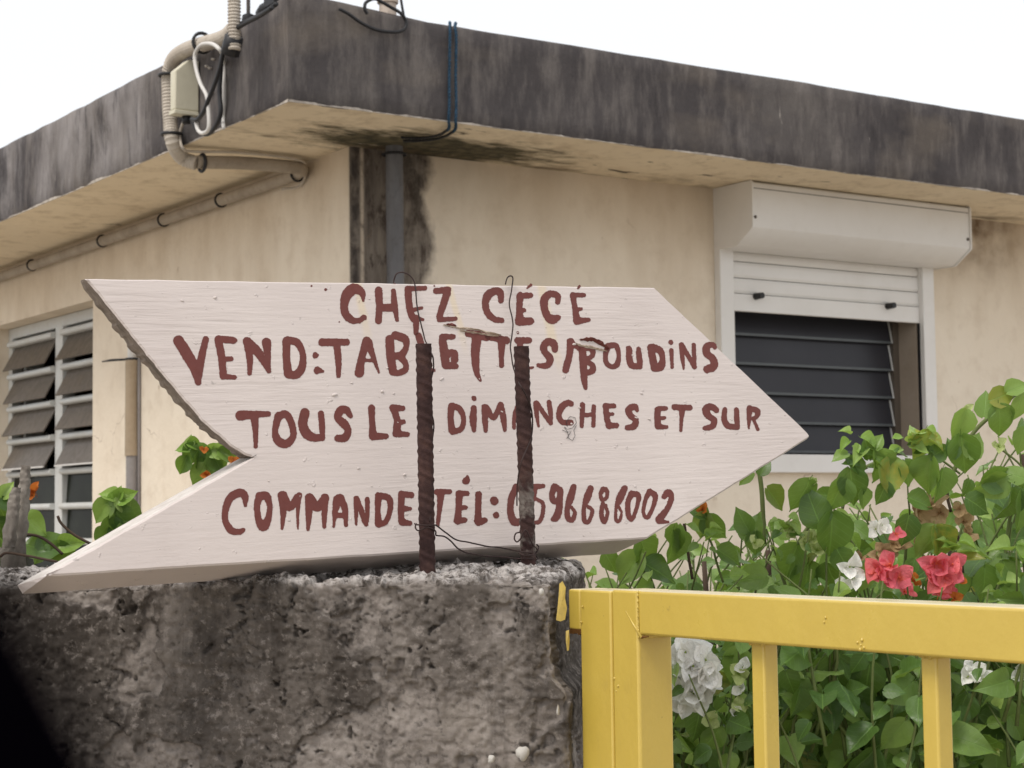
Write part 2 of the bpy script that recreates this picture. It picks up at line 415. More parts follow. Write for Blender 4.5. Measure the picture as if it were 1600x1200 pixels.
# downpipe
MB().tube([(.13, -.07, EV + .02), (.131, -.07, 2.3), (.128, -.07, 1.2), (.128, -.07, .05)], .0285, 20).build('downpipe', M_pipe, house, smooth=True, sharp=50)
dp2 = MB().tube([(.131, -.07, 1.96), (.131, -.07, 1.84)], .033, 20)
dp2.build('downpipe_collar', M_pipe, house, smooth=True, sharp=50)

# ---- right window with roller shutter (thing > part > sub-part)
fr = MB()
rw = fr
rw.box(1.545, 1.612, -.034, .0, 1.812, 2.572); rw.box(2.612, 2.677, -.034, 0, 1.812, 2.572); rw.box(1.545, 2.677, -.034, 0, 1.742, 1.811)
win = rw.build('shutter_window', M_alu, house, bevel=.003)
win['label'] = 'window with a half raised white roller shutter over dark louvres'
hp = [(0.0, 2.796), (-.205, 2.796), (-.212, 2.789), (-.212, 2.632), (-.208, 2.625), (-.128, 2.572), (-.118, 2.570), (0.0, 2.570)]
MB().prism(hp[::-1], 1.553, 2.695).build('shutter_housing', M_alu, win, bevel=.002)
hp2 = [(y * 1.02 - .002 if y < -.01 else y, 2.683 + (z - 2.683) * 1.03) for y, z in hp]
MB().prism(hp2[::-1], 1.546, 1.5528).build('end_cap', M_alu, win, bevel=.001)
MB().prism(hp2[::-1], 2.6952, 2.702).build('end_cap', M_alu, win, bevel=.001)
MB().box(1.56, 2.69, -.2135, -.2121, 2.770, 2.7725).build('housing_groove', M_greybl, win)
for sx in (1.563, 2.683):
    MB().tube([(sx, -.2115, 2.665 + .0), (sx, -.216, 2.665)], .006, 8).build('screw', M_greybl, win, smooth=True)
for z0, z1 in ((2.535, 2.569), (2.473, 2.532), (2.414, 2.470)):
    pr = [(.004, z0), (.004, z1), (-.004, z1), (-.009, z1 - .012), (-.009, z0 + .010), (-.004, z0)]
    MB().prism(pr, 1.613, 2.611).build('shutter_slat', M_alu, win)
MB().box(1.613, 2.611, -.012, .006, 2.346, 2.411).build('bottom_bar', M_alu, win, bevel=.002)
for sx in (1.735, 2.430):
    MB().tube([(sx, -.0125, 2.405), (sx, -.030, 2.405), (sx, -.052, 2.405)], [.0135, .012, .0115], 14).build('stopper', M_black, win, smooth=True, sharp=50)
MB().box(2.6075, 2.6115, -.012, .0, 1.812, 2.345).build('rubber_seal', M_black, win)
for x0_, x1_, z0_, z1_ in ((2.606, 2.634, 1.771, 2.599),):
    MB().box(x0_, x1_, .0015, .158, z0_, z1_).build('reveal', M_reveal, win)
MB().box(1.586, 2.597, .10, .158, 1.771, 1.817).build('inner_sill', M_greybl, win)
pitch = .112; zb = 1.822
k = 0
while zb < 2.58:
    y0, y1 = .128, .108; z1 = min(zb + pitch + .008, 2.598)
    MB().add([(1.59, y1, zb), (2.565, y1, zb), (2.565, y0, z1), (1.59, y0, z1), (1.59, y1 + .005, zb), (2.565, y1 + .005, zb), (2.565, y0 + .005, z1), (1.59, y0 + .005, z1)],
             [(0, 1, 2, 3), (7, 6, 5, 4), (0, 4, 5, 1), (2, 6, 7, 3), (1, 5, 6, 2), (0, 3, 7, 4)]).build('glass_louvre', M_darkgl, win)
    MB().box(1.59, 2.565, y1 - .003, y1 - .0005, zb, zb + .010).build('louvre_edge_strip', M_bladeedge, win)
    MB().add([(2.566, .100, zb + .002), (2.572, .100, zb + .002), (2.572, .122, zb + pitch - .004), (2.566, .122, zb + pitch - .004), (2.566, .104, zb + .002), (2.572, .104, zb + .002), (2.572, .126, zb + pitch - .004), (2.566, .126, zb + pitch - .004)],
             [(0, 1, 2, 3), (7, 6, 5, 4), (0, 4, 5, 1), (2, 6, 7, 3), (1, 5, 6, 2), (0, 3, 7, 4)]).build('louvre_clip', M_alu2, win)
    zb += pitch; k += 1
MB().box(2.573, 2.6055, .10, .15, 1.818, 2.598).build('louvre_jamb', M_greybl, win)
MB().box(2.47, 2.49, .135, .15, 1.818, 2.598).build('inner_mullion', M_greybl, win)
MB().box(1.588, 2.595, .160, .164, 1.80, 2.598).build('insect_screen', M_darkgl, win)

# ---- left louvre window
dI = .10
f2 = MB()
f2.box(dI, dI + .05, 3.545, 3.598, .952, 2.528); f2.box(dI, dI + .05, 2.237, 2.262, .952, 2.528)
f2.box(dI, dI + .05, 2.262, 3.545, 2.478, 2.528); f2.box(dI, dI + .05, 2.262, 3.545, .952, .995)
f2.box(dI - .012, dI + .05, 2.832, 2.872, .995, 2.478); f2.box(dI - .004, dI + .05, 2.872, 2.945, .995, 2.478)
f2.box(dI + .05, .14 + dI, 3.49, 3.52, .995, 2.478)
lw = f2.build('louvre_window', M_alu2, house, bevel=.002)
lw['label'] = 'tall two bay louvre window with tilted grey glass'
def blade(y0, y1, z, ang, ln=.150):
    # hinged below its rail, swings outwards (-x) by ang from vertical
    dx, dz = -math.sin(ang) * ln, -math.cos(ang) * ln; tx, tz = math.cos(ang) * .006, -math.sin(ang) * .006
    A = (dI + .012, z - .012); p = [(A[0], A[1]), (A[0] + dx, A[1] + dz), (A[0] + dx + tx, A[1] + dz + tz), (A[0] + tx, A[1] + tz)]
    vs = [(x, y0, zz) for x, zz in p] + [(x, y1, zz) for x, zz in p]
    return MB().add(vs, [(0, 1, 2, 3), (7, 6, 5, 4)] + [((i + 1) % 4, i, 4 + i, 4 + (i + 1) % 4) for i in range(4)])
for bay, (y0, y1) in enumerate(((2.948, 3.544), (2.263, 2.830))):
    for kk in range(9):
        z = 2.447 - .1575 * kk
        if z < 1.0: break
        prof = [(dI - .014 + .015 * math.cos(t), z + .0145 * math.sin(t)) for t in np.linspace(.5 * math.pi, 1.5 * math.pi, 7)] + [(dI + .028, z - .0145), (dI + .028, z + .0145)]
        vs = [(x, y0, zz) for x, zz in prof] + [(x, y1, zz) for x, zz in prof]; n_ = len(prof)
        MB().add(vs, [tuple(range(n_))[::-1], tuple(range(n_, 2 * n_))] + [(i, (i + 1) % n_, n_ + (i + 1) % n_, n_ + i) for i in range(n_)]).build('louvre_rail', M_alu2, lw, smooth=True, sharp=50)
        ang = (math.radians(29), math.radians(28), math.radians(30), math.radians(28))[kk] if kk < 4 else math.radians(4)
        blade(y0 + .012, y1 - .012, z, ang, .134).build('glass_louvre', M_greybl if kk < 4 else M_lowglass, lw)
        if kk == 3:
            a = ang; ex = dI + .012 - math.sin(a) * .136; ez = z - .012 - math.cos(a) * .136
            MB().box(ex - .003, ex + .004, y0 + .014, y1 - .014, ez - .005, ez + .002).build('louvre_lit_edge', M_wcable, lw)  # white strip added to paint the light caught by this blade's lower edge
        for yy in (y0 + .07, y0 + .13, y0 + .30):
            if yy < y1 - .05: MB().box(dI + .07, dI + .076, yy, yy + .018, z - .150, z - .118).build('louvre_catch', M_black, lw)
MB().box(.0, .098, 2.237, 3.598, .930, .9505).build('window_sill', M_reveal, house)

# ---------------------------------------------------------------- things fixed to the house (world coords through house frame)
def HP(x, y, z): return C0 + RV * x + LV * y + np.array([0, 0, z])
def fas(px, py, off=.02):                      # pixel ray to the left fascia plane, 'off' metres proud of it
    return hit(px, py, C0 - RV * (.475 + off), RV)
def fasR(px, py, off=.01): return hit(px, py, C0 - LV * (.495 + off), LV)
def corr_tube(pts, r, seg=14, amp=.0014, per=.011):
    P = np.array(smooth_path(pts, 14)); d = np.r_[0, np.cumsum(np.linalg.norm(np.diff(P, axis=0), axis=1))]
    s_ = np.arange(0, d[-1], per / 2); Q = np.c_[[np.interp(s_, d, P[:, i]) for i in range(3)]].T
    rad = [r + (amp if i % 2 else -amp) for i in range(len(s_))]
    return MB().tube(Q, rad, seg)
o = .035
# corrugated conduit: over the roof edge, down the fascia, under the slab
cpts = [fas(364, 46, .03), fas(356, 55, .03), fas(342, 62, .03), fas(318, 69, .04), fas(291, 78, .04), fas(272, 92, .04), fas(264, 115, .04), fas(264, 150, .04), fas(266, 190, .04), fas(270, 222, .04), HP(-.46, .28, EV - .035), HP(-.42, .25, EV - .055)]
org = cpts[6]
cc = empty('corrugated_conduit', org); tag(cc, 'corrugated beige conduit bending over the roof edge left of the cream junction box', 'conduit')
corr_tube(cpts, .0232, 16).build('tube', M_cond, cc, org, smooth=False)
for px, py in ((264, 118), (268, 210), (316, 67)):
    c_ = fas(px, py, .04); tdir = np.array([0, 0, 1.]) if py > 80 else LV
    pth = [c_ + (RV * math.cos(t) + (LV if py > 80 else np.array([0, 0, 1.])) * math.sin(t)) * .031 for t in np.linspace(0, 2 * math.pi, 17)]
    MB().tube(pth, .0055, 6, False).build('clamp', M_bcable, cc, org, smooth=True)
# mast conduit standing above the roof
mb = HP(-.36, .02, EV + .30)
base = W(366, 47, 5.4); up_ = np.array([0, 0, 1.])
cm = empty('mast_conduit', base); tag(cm, 'upright corrugated beige conduit standing on the roof edge', 'conduit')
corr_tube([base - up_ * .06, base, base + up_ * .2, base + up_ * .5, base + up_ * .9], .0185, 14, .0018, .010).build('tube', M_cond, cm, base)
MB().tube([base - up_ * .065 + LV * .03, base - up_ * .02], .028, 10).build('base_clip', M_bcable, cm, base, smooth=True)

# smooth conduit below the slab then along the top of the left wall
sp = [HP(-.42, .25, EV - .050), HP(-.25, .235, EV - .040), HP(-.08, .225, EV - .040), HP(-.035, .27, EV - .04), HP(-.032, .4, EV - .045), HP(-.032, 1.5, EV - .045), HP(-.032, 4.6, EV - .05)]
sc_ = empty('eave_conduit', sp[1]); tag(sc_, 'smooth grey conduit running under the eave of the left wall', 'conduit')
MB().tube(smooth_path(sp[:5], 8) + sp[5:], .0215, 14).build('tube', M_cond2, sc_, sp[1], smooth=True, sharp=50)
for yy in (.30, .90, 1.42, 2.05, 2.9, 3.7):
    c_ = HP(-.032, yy, EV - .045)
    pth = [c_ + (RV * math.cos(t) + up_ * math.sin(t)) * .0242 for t in np.linspace(0, 2 * math.pi, 17)]
    MB().tube(pth, .004, 6, False).build('clamp', M_bcable, sc_, sp[1], smooth=True)
c_ = HP(-.405, .248, EV - .052)
MB().tube([c_ + (LV * math.cos(t) + up_ * math.sin(t)) * .0275 for t in np.linspace(0, 2 * math.pi, 17)], .006, 6, False).build('clamp', M_bcable, sc_, sp[1], smooth=True)

# junction box
bo = fas(309, 137, .0)
jb = empty('junction_box', bo); tag(jb, 'cream plastic junction box on the dark roof edge beside the bent conduit', 'junction box')
hh, dd, hw = .082, .086, .020
prof = [(.004, -hh), (dd, -hh), (dd, hh - .040), (dd - .046, hh), (.004, hh)]
bx = MB(); bx.add([bo + LV * a - RV * d + up_ * z for a in (-hw, hw) for d, z in prof], [(4, 3, 2, 1, 0), (5, 6, 7, 8, 9)] + [(i, (i + 1) % 5, 5 + (i + 1) % 5, 5 + i) for i in range(5)])
bx.build('box', M_jbox, jb, bo, bevel=.005, bseg=3)
MB().obox(bo, LV, -RV, up_, -hw - .003, hw + .003, .006, dd + .003, -hh - .014, -hh - .001).build('lid_rim', M_jbox, jb, bo, bevel=.002)
MB().tube([bo - up_ * (hh + .015) - RV * .04, bo - up_ * (hh + .038) - RV * .04], .013, 10).build('gland', M_bcable, jb, bo, smooth=True)
for px, py in ((326, 104), (331, 107), (336, 93), (335, 145), (352, 92)):
    c_ = fas(px, py, .0); MB().tube([c_, c_ - RV * .012], .004, 6).build('wall_plug', M_chip, jb, bo, smooth=True)

def cable(name, pts, r, mat, label, cat='cable', seg=7, n=8):
    P = smooth_path(pts, n); org = P[0]
    e = MB().tube(P, r, seg).build(name, mat, None, org, smooth=True); e.location = org
    return tag(e, label, cat)
cable('white_cable', [fas(*p, .05) for p in ((349, 200),)] + [fas(*p, .008) for p in ((349, 190), (350, 160), (350, 130), (350, 95))] + [fas(*p, .095) for p in ((345, 80), (332, 69), (315, 70), (305, 84), (306, 105), (313, 130), (323, 150), (326, 175), (326, 200), (318, 208), (310, 204), (306, 190))], .0062, M_wcable, 'white cable looped around the junction box and down the roof edge')
cable('black_cable', [fas(*p, .085) for p in ((432, 6), (412, 20), (386, 33), (368, 42), (355, 58), (348, 80))] + [fas(*p, .03) for p in ((346, 95), (345, 110), (343, 145), (345, 175), (338, 195), (326, 209), (312, 206), (300, 190), (292, 180))], .0072, M_bcable, 'black cable coming down from the roof corner, looping lowest under the junction box')
cable('black_cable', [fas(*p, .10) for p in ((425, 12), (405, 25), (380, 38), (360, 52), (350, 78), (344, 105), (336, 130), (326, 155), (318, 175), (308, 187), (300, 186))], .0070, M_bcable, 'black cable crossing the white loop right of the junction box')
cable('white_cable', [fas(292, 180, .03), fas(285, 195, .02), fas(281, 212, .02), fas(286, 232, .02), HP(-.44, .235, EV - .02), HP(-.30, .215, EV - .012), HP(-.1, .20, EV - .015), HP(-.03, .24, EV - .03), HP(-.012, .32, EV - .08), HP(-.06, .36, EV - .09)], .0048, M_cond, 'thin beige cable running from the junction box under the eave')
# antenna feet and black clamp on the roof corner
a0 = fas(388, 26, -.03); an = empty('antenna_foot', a0); tag(an, 'thin dark rod on a small foot at the roof edge', 'antenna')
MB().tube([a0, a0 + up_ * .6], .006, 8).build('rod', M_silver, an, a0, smooth=True)
MB().tube([a0 - up_ * .022, a0 - up_ * .012, a0 + up_ * .004, a0 + up_ * .010], [.016, .021, .018, .007], 10).build('foot', M_bcable, an, a0, smooth=True, sharp=50)
a1 = fas(424, 9, -.06); ab = empty('roof_bracket', a1); tag(ab, 'black clamp bar lying on the roof corner', 'bracket')
MB().tube([a1 + LV * .085 - up_ * .004, a1 + LV * .05, a1 - LV * .05 + up_ * .01, a1 - LV * .13 + up_ * .016], [.012, .019, .013, .007], 8).build('bar', M_bcable, ab, a1, smooth=True)
MB().obox(a1 - LV * .02, LV, RV, up_, -.04, .035, -.02, .03, -.01, .055).build('clamp', M_bcable, ab, a1, bevel=.005)
MB().tube([a1 - LV * .01, a1 - LV * .12 + up_ * .03, a1 - LV * .35 + up_ * .07], .004, 6).build('rod', M_silver, ab, a1, smooth=True)
# peeling post and looping cable on the long side
pb = HP(.0, -.30, EV + .27)
pb = hit(606, 30, C0 - LV * .36, LV); pb = np.array([pb[0], pb[1], EV + .28])
po = empty('peeling_post', pb); tag(po, 'short peeling whitish post with rust patches standing on the roof', 'post')
MB().tube([pb, pb + up_ * .12, pb + up_ * .5], [.028, .026, .027], 12).build('shaft', M_copper, po, pb, smooth=True, sharp=50)
MB().tube([pb + up_ * .10, pb + up_ * .14], .033, 12).build('clamp', M_copper, po, pb, smooth=True, sharp=50)
cable('black_cable', [fasR(*p, .015) for p in ((530, 14), (545, 22), (565, 36), (590, 47), (618, 50), (632, 45), (634, 32), (625, 20), (612, 12), (598, 4), (585, -2), (572, 4), (570, 14), (574, 22))], .0052, M_bcable, 'black cable drooping over the roof edge below the peeling post')
cable('black_cable', [fasR(*p, .0) for p in ((632, 30), (629, 14), (626, -6), (624, -40))], .004, M_bcable, 'thin dark cable rising straight up beside the peeling post')

# blue rope: two strands over the fascia and back along the soffit to the downpipe
ro = fasR(707, 45, .0); rp = empty('blue_rope', ro); tag(rp, 'doubled blue rope hanging over the roof edge and tied back to the downpipe', 'rope')
def SF(px, py): return hit(px, py, np.array([0, 0, EV - .012]), up_)
def twist(pts, r, name, mat=None):
    P = np.array(smooth_path(pts, 10)); d = np.r_[0, np.cumsum(np.linalg.norm(np.diff(P, axis=0), axis=1))]
    s_ = np.arange(0, d[-1], .004); Q = np.c_[[np.interp(s_, d, P[:, i]) for i in range(3)]].T; mb_ = MB()
    for ph in (0, math.pi):
        S = []
        for i, q in enumerate(Q):
            t = Q[min(i + 1, len(Q) - 1)] - Q[max(i - 1, 0)]; t /= np.linalg.norm(t) + 1e-9
            a = np.cross(t, [.3, .2, .1]); a /= np.linalg.norm(a); b = np.cross(t, a); w_ = s_[i] / .022 * 2 * math.pi + ph
            S.append(q + (a * math.cos(w_) + b * math.sin(w_)) * r * .55)
        mb_.tube(S, r * .62, 5)
    return mb_.build(name, mat or M_rope, rp, ro, smooth=True)
twist([fasR(703, 40, -.12) + up_ * .01, fasR(703, 41, -.01), fasR(703, 60, .012), fasR(702, 120, .008), fasR(702, 165, .010), fasR(701, 188, .010), SF(702, 198), SF(699, 204)], .0048, 'strand')
twist([SF(700, 202), SF(690, 209), SF(672, 214), SF(650, 216), SF(626, 215)], .0046, 'mouldy_strand', M_bcable)
twist([fasR(712, 41, -.12) + up_ * .01, fasR(711, 42, -.01), fasR(713, 60, .012), fasR(712, 120, .010), fasR(713, 165, .010), fasR(712, 190, .012), SF(712, 200), SF(708, 206)], .0048, 'strand')
twist([SF(710, 204), SF(697, 212), SF(676, 218), SF(650, 220), SF(628, 220)], .0046, 'mouldy_strand', M_bcable)
twist([HP(.13 + .037 * math.cos(t), -.07 + .037 * math.sin(t), EV - .025) for t in np.linspace(0, 6.3, 14)], .0045, 'knot', M_bcable)

# wall pipe beside the louvre window
q0 = HP(-.022, 1.75, 2.235); wp = empty('wall_pipe', HP(-.022, 1.75, 1.0)); wo = HP(-.022, 1.75, 1.0)
tag(wp, 'thin tan pipe with a black tie on the left wall, right of the louvre window', 'pipe')
MB().tube([HP(-.022, 1.75, 2.24), HP(-.022, 1.752, 2.1), HP(-.022, 1.75, 1.85)], [.029, .028, .030], 14).build('tan_sleeve', M_tan, wp, wo, smooth=True, sharp=50)
MB().tube([HP(-.022, 1.75, 2.32), HP(-.022, 1.75, 2.236)], .0195, 14).build('collar', M_wcable, wp, wo, smooth=True, sharp=50)
MB().tube([HP(-.020, 1.75, 1.86), HP(-.020, 1.75, 1.0), HP(-.020, 1.75, 0)], .027, 14).build('grey_pipe', M_silver, wp, wo, smooth=True, sharp=50)
MB().tube([HP(-.006, 1.785, 2.22), HP(-.006, 1.785, 1.2)], .006, 8).build('side_cable', M_bcable, wp, wo, smooth=True)
MB().tube([HP(-.006, 1.72, 2.24), HP(-.006, 1.718, 1.9), HP(-.006, 1.718, 1.2)], .007, 8).build('side_cable', M_silver, wp, wo, smooth=True)
t_ = HP(-.022, 1.75, 2.238)
mb_ = MB().tube([t_ + (RV * math.cos(t) + LV * math.sin(t)) * .026 for t in np.linspace(0, 2 * math.pi, 17)], .0055, 6, False)
mb_.tube([t_ + LV * .02 - RV * .02, t_ + LV * .10 - RV * .05 + up_ * .002, t_ + LV * .17 - RV * .06 + up_ * .001], [.005, .0055, .003], 6); mb_.build('cable_tie', M_bcable, wp, wo, smooth=True)
# ---------------------------------------------------------------- crumbling concrete wall
WA = np.array([.0344, 1.5, 0]); wa = math.radians(6)
WL = np.array([-math.cos(wa), math.sin(wa), 0]); WB = np.array([math.sin(wa), math.cos(wa), 0])   # leftwards, backwards
WLEN, WTH, WTOP = 2.4, .30, 1.5478
def wall_height(P):     # P: local (left, back, z) -> outward relief
    big = fbm(P, 9, 4, 21); mid = fbm(P * np.array([1, 1, .8]), 38, 5, 31, .6); fine = fbm(P, 210, 2, 41)
    h = .007 * big + .0034 * mid + .0022 * fine
    # flaked render: plates with a step between them, mostly low down
    fl = fbm(P * np.array([1, 1, .8]), 17, 5, 51, .55) + .50 * sstep(1.465, 1.40, P[..., 2]) - .17
    h = h - .0048 * sstep(.02, .032, fl) + .0012 * sstep(.20, .22, fl)
    warp = np.stack([fbm(P, 70, 3, 65), fbm(P, 70, 3, 66), fbm(P, 70, 3, 67)], -1) * .012
    pit = fbm((P + warp) * np.array([1, 1, .7]), 75, 3, 61, .6); h = h - .0050 * sstep(.50, .58, pit)
    pit2 = vnoise(P * 240, 71); h = h - .0014 * sstep(.66, .85, pit2)
    rdg = np.abs(fbm(P + warp * .6, 26, 4, 75, .6)); h = h - .0022 * sstep(.022, .0, rdg) * sstep(.1, .35, fbm(P, 6, 2, 77))
    # broken crown
    tz = sstep(WTOP - .015, WTOP, P[..., 2]); h = h + tz * .0055 * sstep(.04, .11, P[..., 1]) * sstep(.34, .2, P[..., 0]) * sstep(.0, .03, P[..., 0]) + tz * (.006 * fbm(P, 45, 4, 81, .65) + .0035 * np.abs(fbm(P, 120, 3, 85)))
    return h, fl
def concrete_wall():
    rad = .008; mb_v = []; mb_f = []; att = []
    def face(fn, na, nb):
        o_ = len(mb_v) and sum(len(x) for x in mb_v)
        A, B = np.meshgrid(na, nb, indexing='ij'); P = fn(A, B)
        lo = np.array([rad, rad, -1]); hi = np.array([WLEN - rad, WTH - rad, WTOP - rad])
        q = np.clip(P, lo, hi); d = P - q; nn = d / (np.linalg.norm(d, axis=-1, keepdims=True) + 1e-9)
        base_ = q + nn * rad; h, fl = wall_height(base_)
        Q = base_ + nn * h[..., None]
        Q[..., 0] -= .011 * sstep(.06, .0, Q[..., 0]) * sstep(1.470, 1.452, Q[..., 2])
        Wd = WA + Q[..., 0:1] * WL + Q[..., 1:2] * WB + Q[..., 2:3] * np.array([0, 0, 1.])
        mb_v.append(Wd.reshape(-1, 3)); att.append(fl.reshape(-1))
        n1, n2 = A.shape; I = np.arange(n1 * n2).reshape(n1, n2) + (o_ or 0)
        f = np.stack([I[:-1, :-1], I[1:, :-1], I[1:, 1:], I[:-1, 1:]], -1).reshape(-1, 4); mb_f.append(f)
    st = .0014
    left = np.r_[np.arange(0, .62, st), np.linspace(.63, WLEN, 50)]
    zz = np.r_[np.linspace(0, 1.30, 12), np.arange(1.305, WTOP, st), WTOP]
    back = np.linspace(0, WTH, 160)
    face(lambda a, b: np.stack([a, 0 * a, b], -1), left, zz)
    face(lambda a, b: np.stack([a, b, 0 * a + WTOP], -1), left, back)
    face(lambda a, b: np.stack([0 * a, a, b], -1), back, zz)
    face(lambda a, b: np.stack([a, 0 * a + WTH, b], -1), np.linspace(0, WLEN, 240), np.linspace(0, WTOP, 90))
    V = np.concatenate(mb_v); Fc = np.concatenate(mb_f)
    me = bpy.data.meshes.new('wall_body'); me.from_pydata((V - WA).tolist(), [], Fc.tolist())
    at = me.attributes.new('flake', 'FLOAT', 'POINT'); at.data.foreach_set('value', np.concatenate(att))
    me.polygons.foreach_set('use_smooth', [True] * len(me.polygons)); return me
def concrete_mat():
    n = N('old_concrete', .95, .12); X, Y, Z = n.xyz(); fl = n.attr('flake')
    big = n.noise(5, 7, rough=.65); mid = n.noise(24, 7, rough=.7); fine = n.noise(120, 5, rough=.7)
    c = n.ramp(big, [(.30, (.082, .072, .063)), (.42, (.140, .123, .109)), (.54, (.255, .225, .200)), (.68, (.40, .355, .32))])
    c = n.mix(n.math('MULTIPLY', n.math('MULTIPLY', n.rng(mid, .50, .66), n.rng(n.noise(3.5, 4, n.co(loc=(5, 0, 2))), .38, .6)), .85), c, (.05, .042, .036))
    c = n.mix(n.math('MULTIPLY', n.rng(mid, .46, .32), .6), c, (.30, .265, .23))
    st = n.noise(9, 6, n.co((2.6, 2.6, .35)), rough=.6)
    c = n.mix(n.math('MULTIPLY', n.rng(st, .53, .66), .75), c, (.38, .34, .305))
    st2 = n.noise(7, 6, n.co((3.4, 3.4, .30), loc=(4, 1, 0)), rough=.6)
    c = n.mix(n.math('MULTIPLY', n.rng(st2, .50, .62), .7), c, (.050, .043, .038))
    up_d = n.math('MULTIPLY', n.rng(n.math('ADD', Z, n.rng(n.noise(5, 6, n.co((1, 1, .6))), .3, .7, -.05, .05)), 1.40, 1.47), n.rng(n.noise(4, 5, n.co((1.6, 1.6, .5), loc=(0, 0, 9)), rough=.6), .68, .46)); c = n.mix(n.math('MULTIPLY', up_d, .66), c, (.060, .050, .042))
    c = n.mix(n.math('MULTIPLY', n.math('MULTIPLY', n.rng(Z, 1.43, 1.38), n.rng(n.noise(8, 6, rough=.65), .42, .56)), .5), c, (.44, .39, .35))
    c = n.mix(n.math('MULTIPLY', n.rng(fl, .02, .06), .72), c, n.mix(n.rng(mid, .35, .65), (.19, .165, .145), (.48, .43, .39)))
    rim = n.rng(n.math('ABSOLUTE', n.math('SUBTRACT', fl, .022)), .014, .003); c = n.mix(n.math('MULTIPLY', rim, .12), c, (.40, .355, .32))
    c = n.mix(n.math('MULTIPLY', n.rng(fine, .54, .66), .6), c, (.36, .32, .29)); c = n.mix(n.math('MULTIPLY', n.rng(fine, .44, .34), .45), c, (.028, .023, .020))
    # pale weathered crown
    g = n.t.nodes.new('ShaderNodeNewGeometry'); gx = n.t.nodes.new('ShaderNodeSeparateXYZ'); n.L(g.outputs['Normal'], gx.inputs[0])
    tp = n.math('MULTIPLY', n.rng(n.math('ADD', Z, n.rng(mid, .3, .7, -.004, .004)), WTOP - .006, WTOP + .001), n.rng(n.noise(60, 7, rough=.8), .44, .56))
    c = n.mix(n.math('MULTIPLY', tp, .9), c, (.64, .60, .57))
    # ochre lichen, and a few old paint drips
    oc = n.math('MULTIPLY', n.rng(n.noise(7, 4, n.co(loc=(1.3, 0, 2.2))), .68, .74), n.rng(mid, .4, .55)); c = n.mix(n.math('MULTIPLY', oc, .6), c, (.26, .18, .06))
    n.color(c).bump(n.noise(140, 9, rough=.8), .0034, .9).bump(n.noise(420, 4, rough=.8), .0010, .9)
    return n.m
M_conc = concrete_mat()
cw = bpy.data.objects.new('concrete_wall', concrete_wall()); col.objects.link(cw); cw.location = WA
cw.data.materials.append(M_conc)
tag(cw, 'rough grey crumbling concrete wall end with two iron rods sticking out', 'wall')
M_white = dirty('white_paint_blot', (.50, .48, .44), (.30, .28, .25), .5, .6, .3, 60)
def blob_on_wall(name, px, py, rx, rz, mat, seed, lift=.004, planeoff=.0):
    c0 = hit(px, py, WA - WB * planeoff, WB); mb_ = MB(); n_ = 40; ring = []; ctr = c0 - WB * lift * 1.6
    for k_ in range(n_):
        t = k_ / n_ * 2 * math.pi; q = 1 + .28 * float(vnoise(np.array([math.cos(t) * 1.7, math.sin(t) * 1.7, seed * 3.1]), seed))
        ring.append(c0 - WL * math.cos(t) * rx * q + np.array([0, 0, 1]) * math.sin(t) * rz * q)
    inner = [ctr + (p - c0) * .75 for p in ring]
    mb_.add([ctr] + inner + ring, [(0, 1 + k_, 1 + (k_ + 1) % n_) for k_ in range(n_)] + [(1 + k_, 1 + n_ + k_, 1 + n_ + (k_ + 1) % n_, 1 + (k_ + 1) % n_) for k_ in range(n_)])
    return mb_
bw = MB()
for a_ in ((816, 1177, .0055, .0055, 3), (768, 1186, .0028, .0033, 4), (846, 925, .002, .003, 5), (872, 1110, .001, .004, 7)):
    b_ = blob_on_wall('b', a_[0], a_[1], a_[2], a_[3], None, a_[4], planeoff=.003); bw.add(b_.v, b_.f)
bw.build('paint_blot', M_white, cw, WA, smooth=True)
M_yelp = dirty('flaking_yellow_paint', (.55, .40, .085), (.20, .16, .10), .7, .6, .3, 50)
# yellow paint smeared on the wall arris beside the gate
ym = MB(); rr = random.Random(5)
def ypatch(ps, off):
    pts = [hit(px, py, WA - WB * off, WB) for px, py in ps]; c0 = sum(pts) / len(pts) - WB * .002
    ym.add([c0] + pts, [(0, i + 1, (i + 1) % len(pts) + 1) for i in range(len(pts))][::1]); 
ypatch([(874, 912), (879, 908), (884, 918), (883, 935), (886, 950), (883, 968), (876, 971), (869, 969), (871, 950), (873, 930)][::-1], .012)
ypatch([(884, 986), (889, 984), (890, 1000), (889, 1016), (886, 1017), (884, 1000)][::-1], .010)
ym.build('paint_patch', M_yelp, cw, WA, smooth=False)

# ---------------------------------------------------------------- arrow sign
SY, ST, STH = .62131, .28918, .052
Sn = math.cos(ST) * np.array([math.sin(SY), -math.cos(SY), 0]) + math.sin(ST) * np.array([0, 0, 1.])
SO = W(665, 700, 1.63)
a_ = hit(1023, 449, SO, Sn) - hit(133, 435, SO, Sn); b_ = hit(1012, 841, SO, Sn) - hit(73, 900, SO, Sn)
Su = a_ / np.linalg.norm(a_) + b_ / np.linalg.norm(b_); Su -= Sn * (Su @ Sn); Su /= np.linalg.norm(Su); Sv = np.cross(Sn, Su)
sign = empty('arrow_sign', (0, 0, 0)); mm = Matrix.Identity(4)
for i in range(3): mm[i][0] = Su[i]; mm[i][1] = Sv[i]; mm[i][2] = Sn[i]; mm[i][3] = SO[i]
sign.matrix_world = mm
tag(sign, 'white wooden arrow board hand painted in dark red, wired to two rods on the wall', 'sign')
def S2(px, py, off=0.0):
    p = hit(px, py, SO + Sn * off, Sn) - SO; return np.array([p @ Su, p @ Sv])
def SW(px, py, off=0.0): return hit(px, py, SO + Sn * off, Sn)
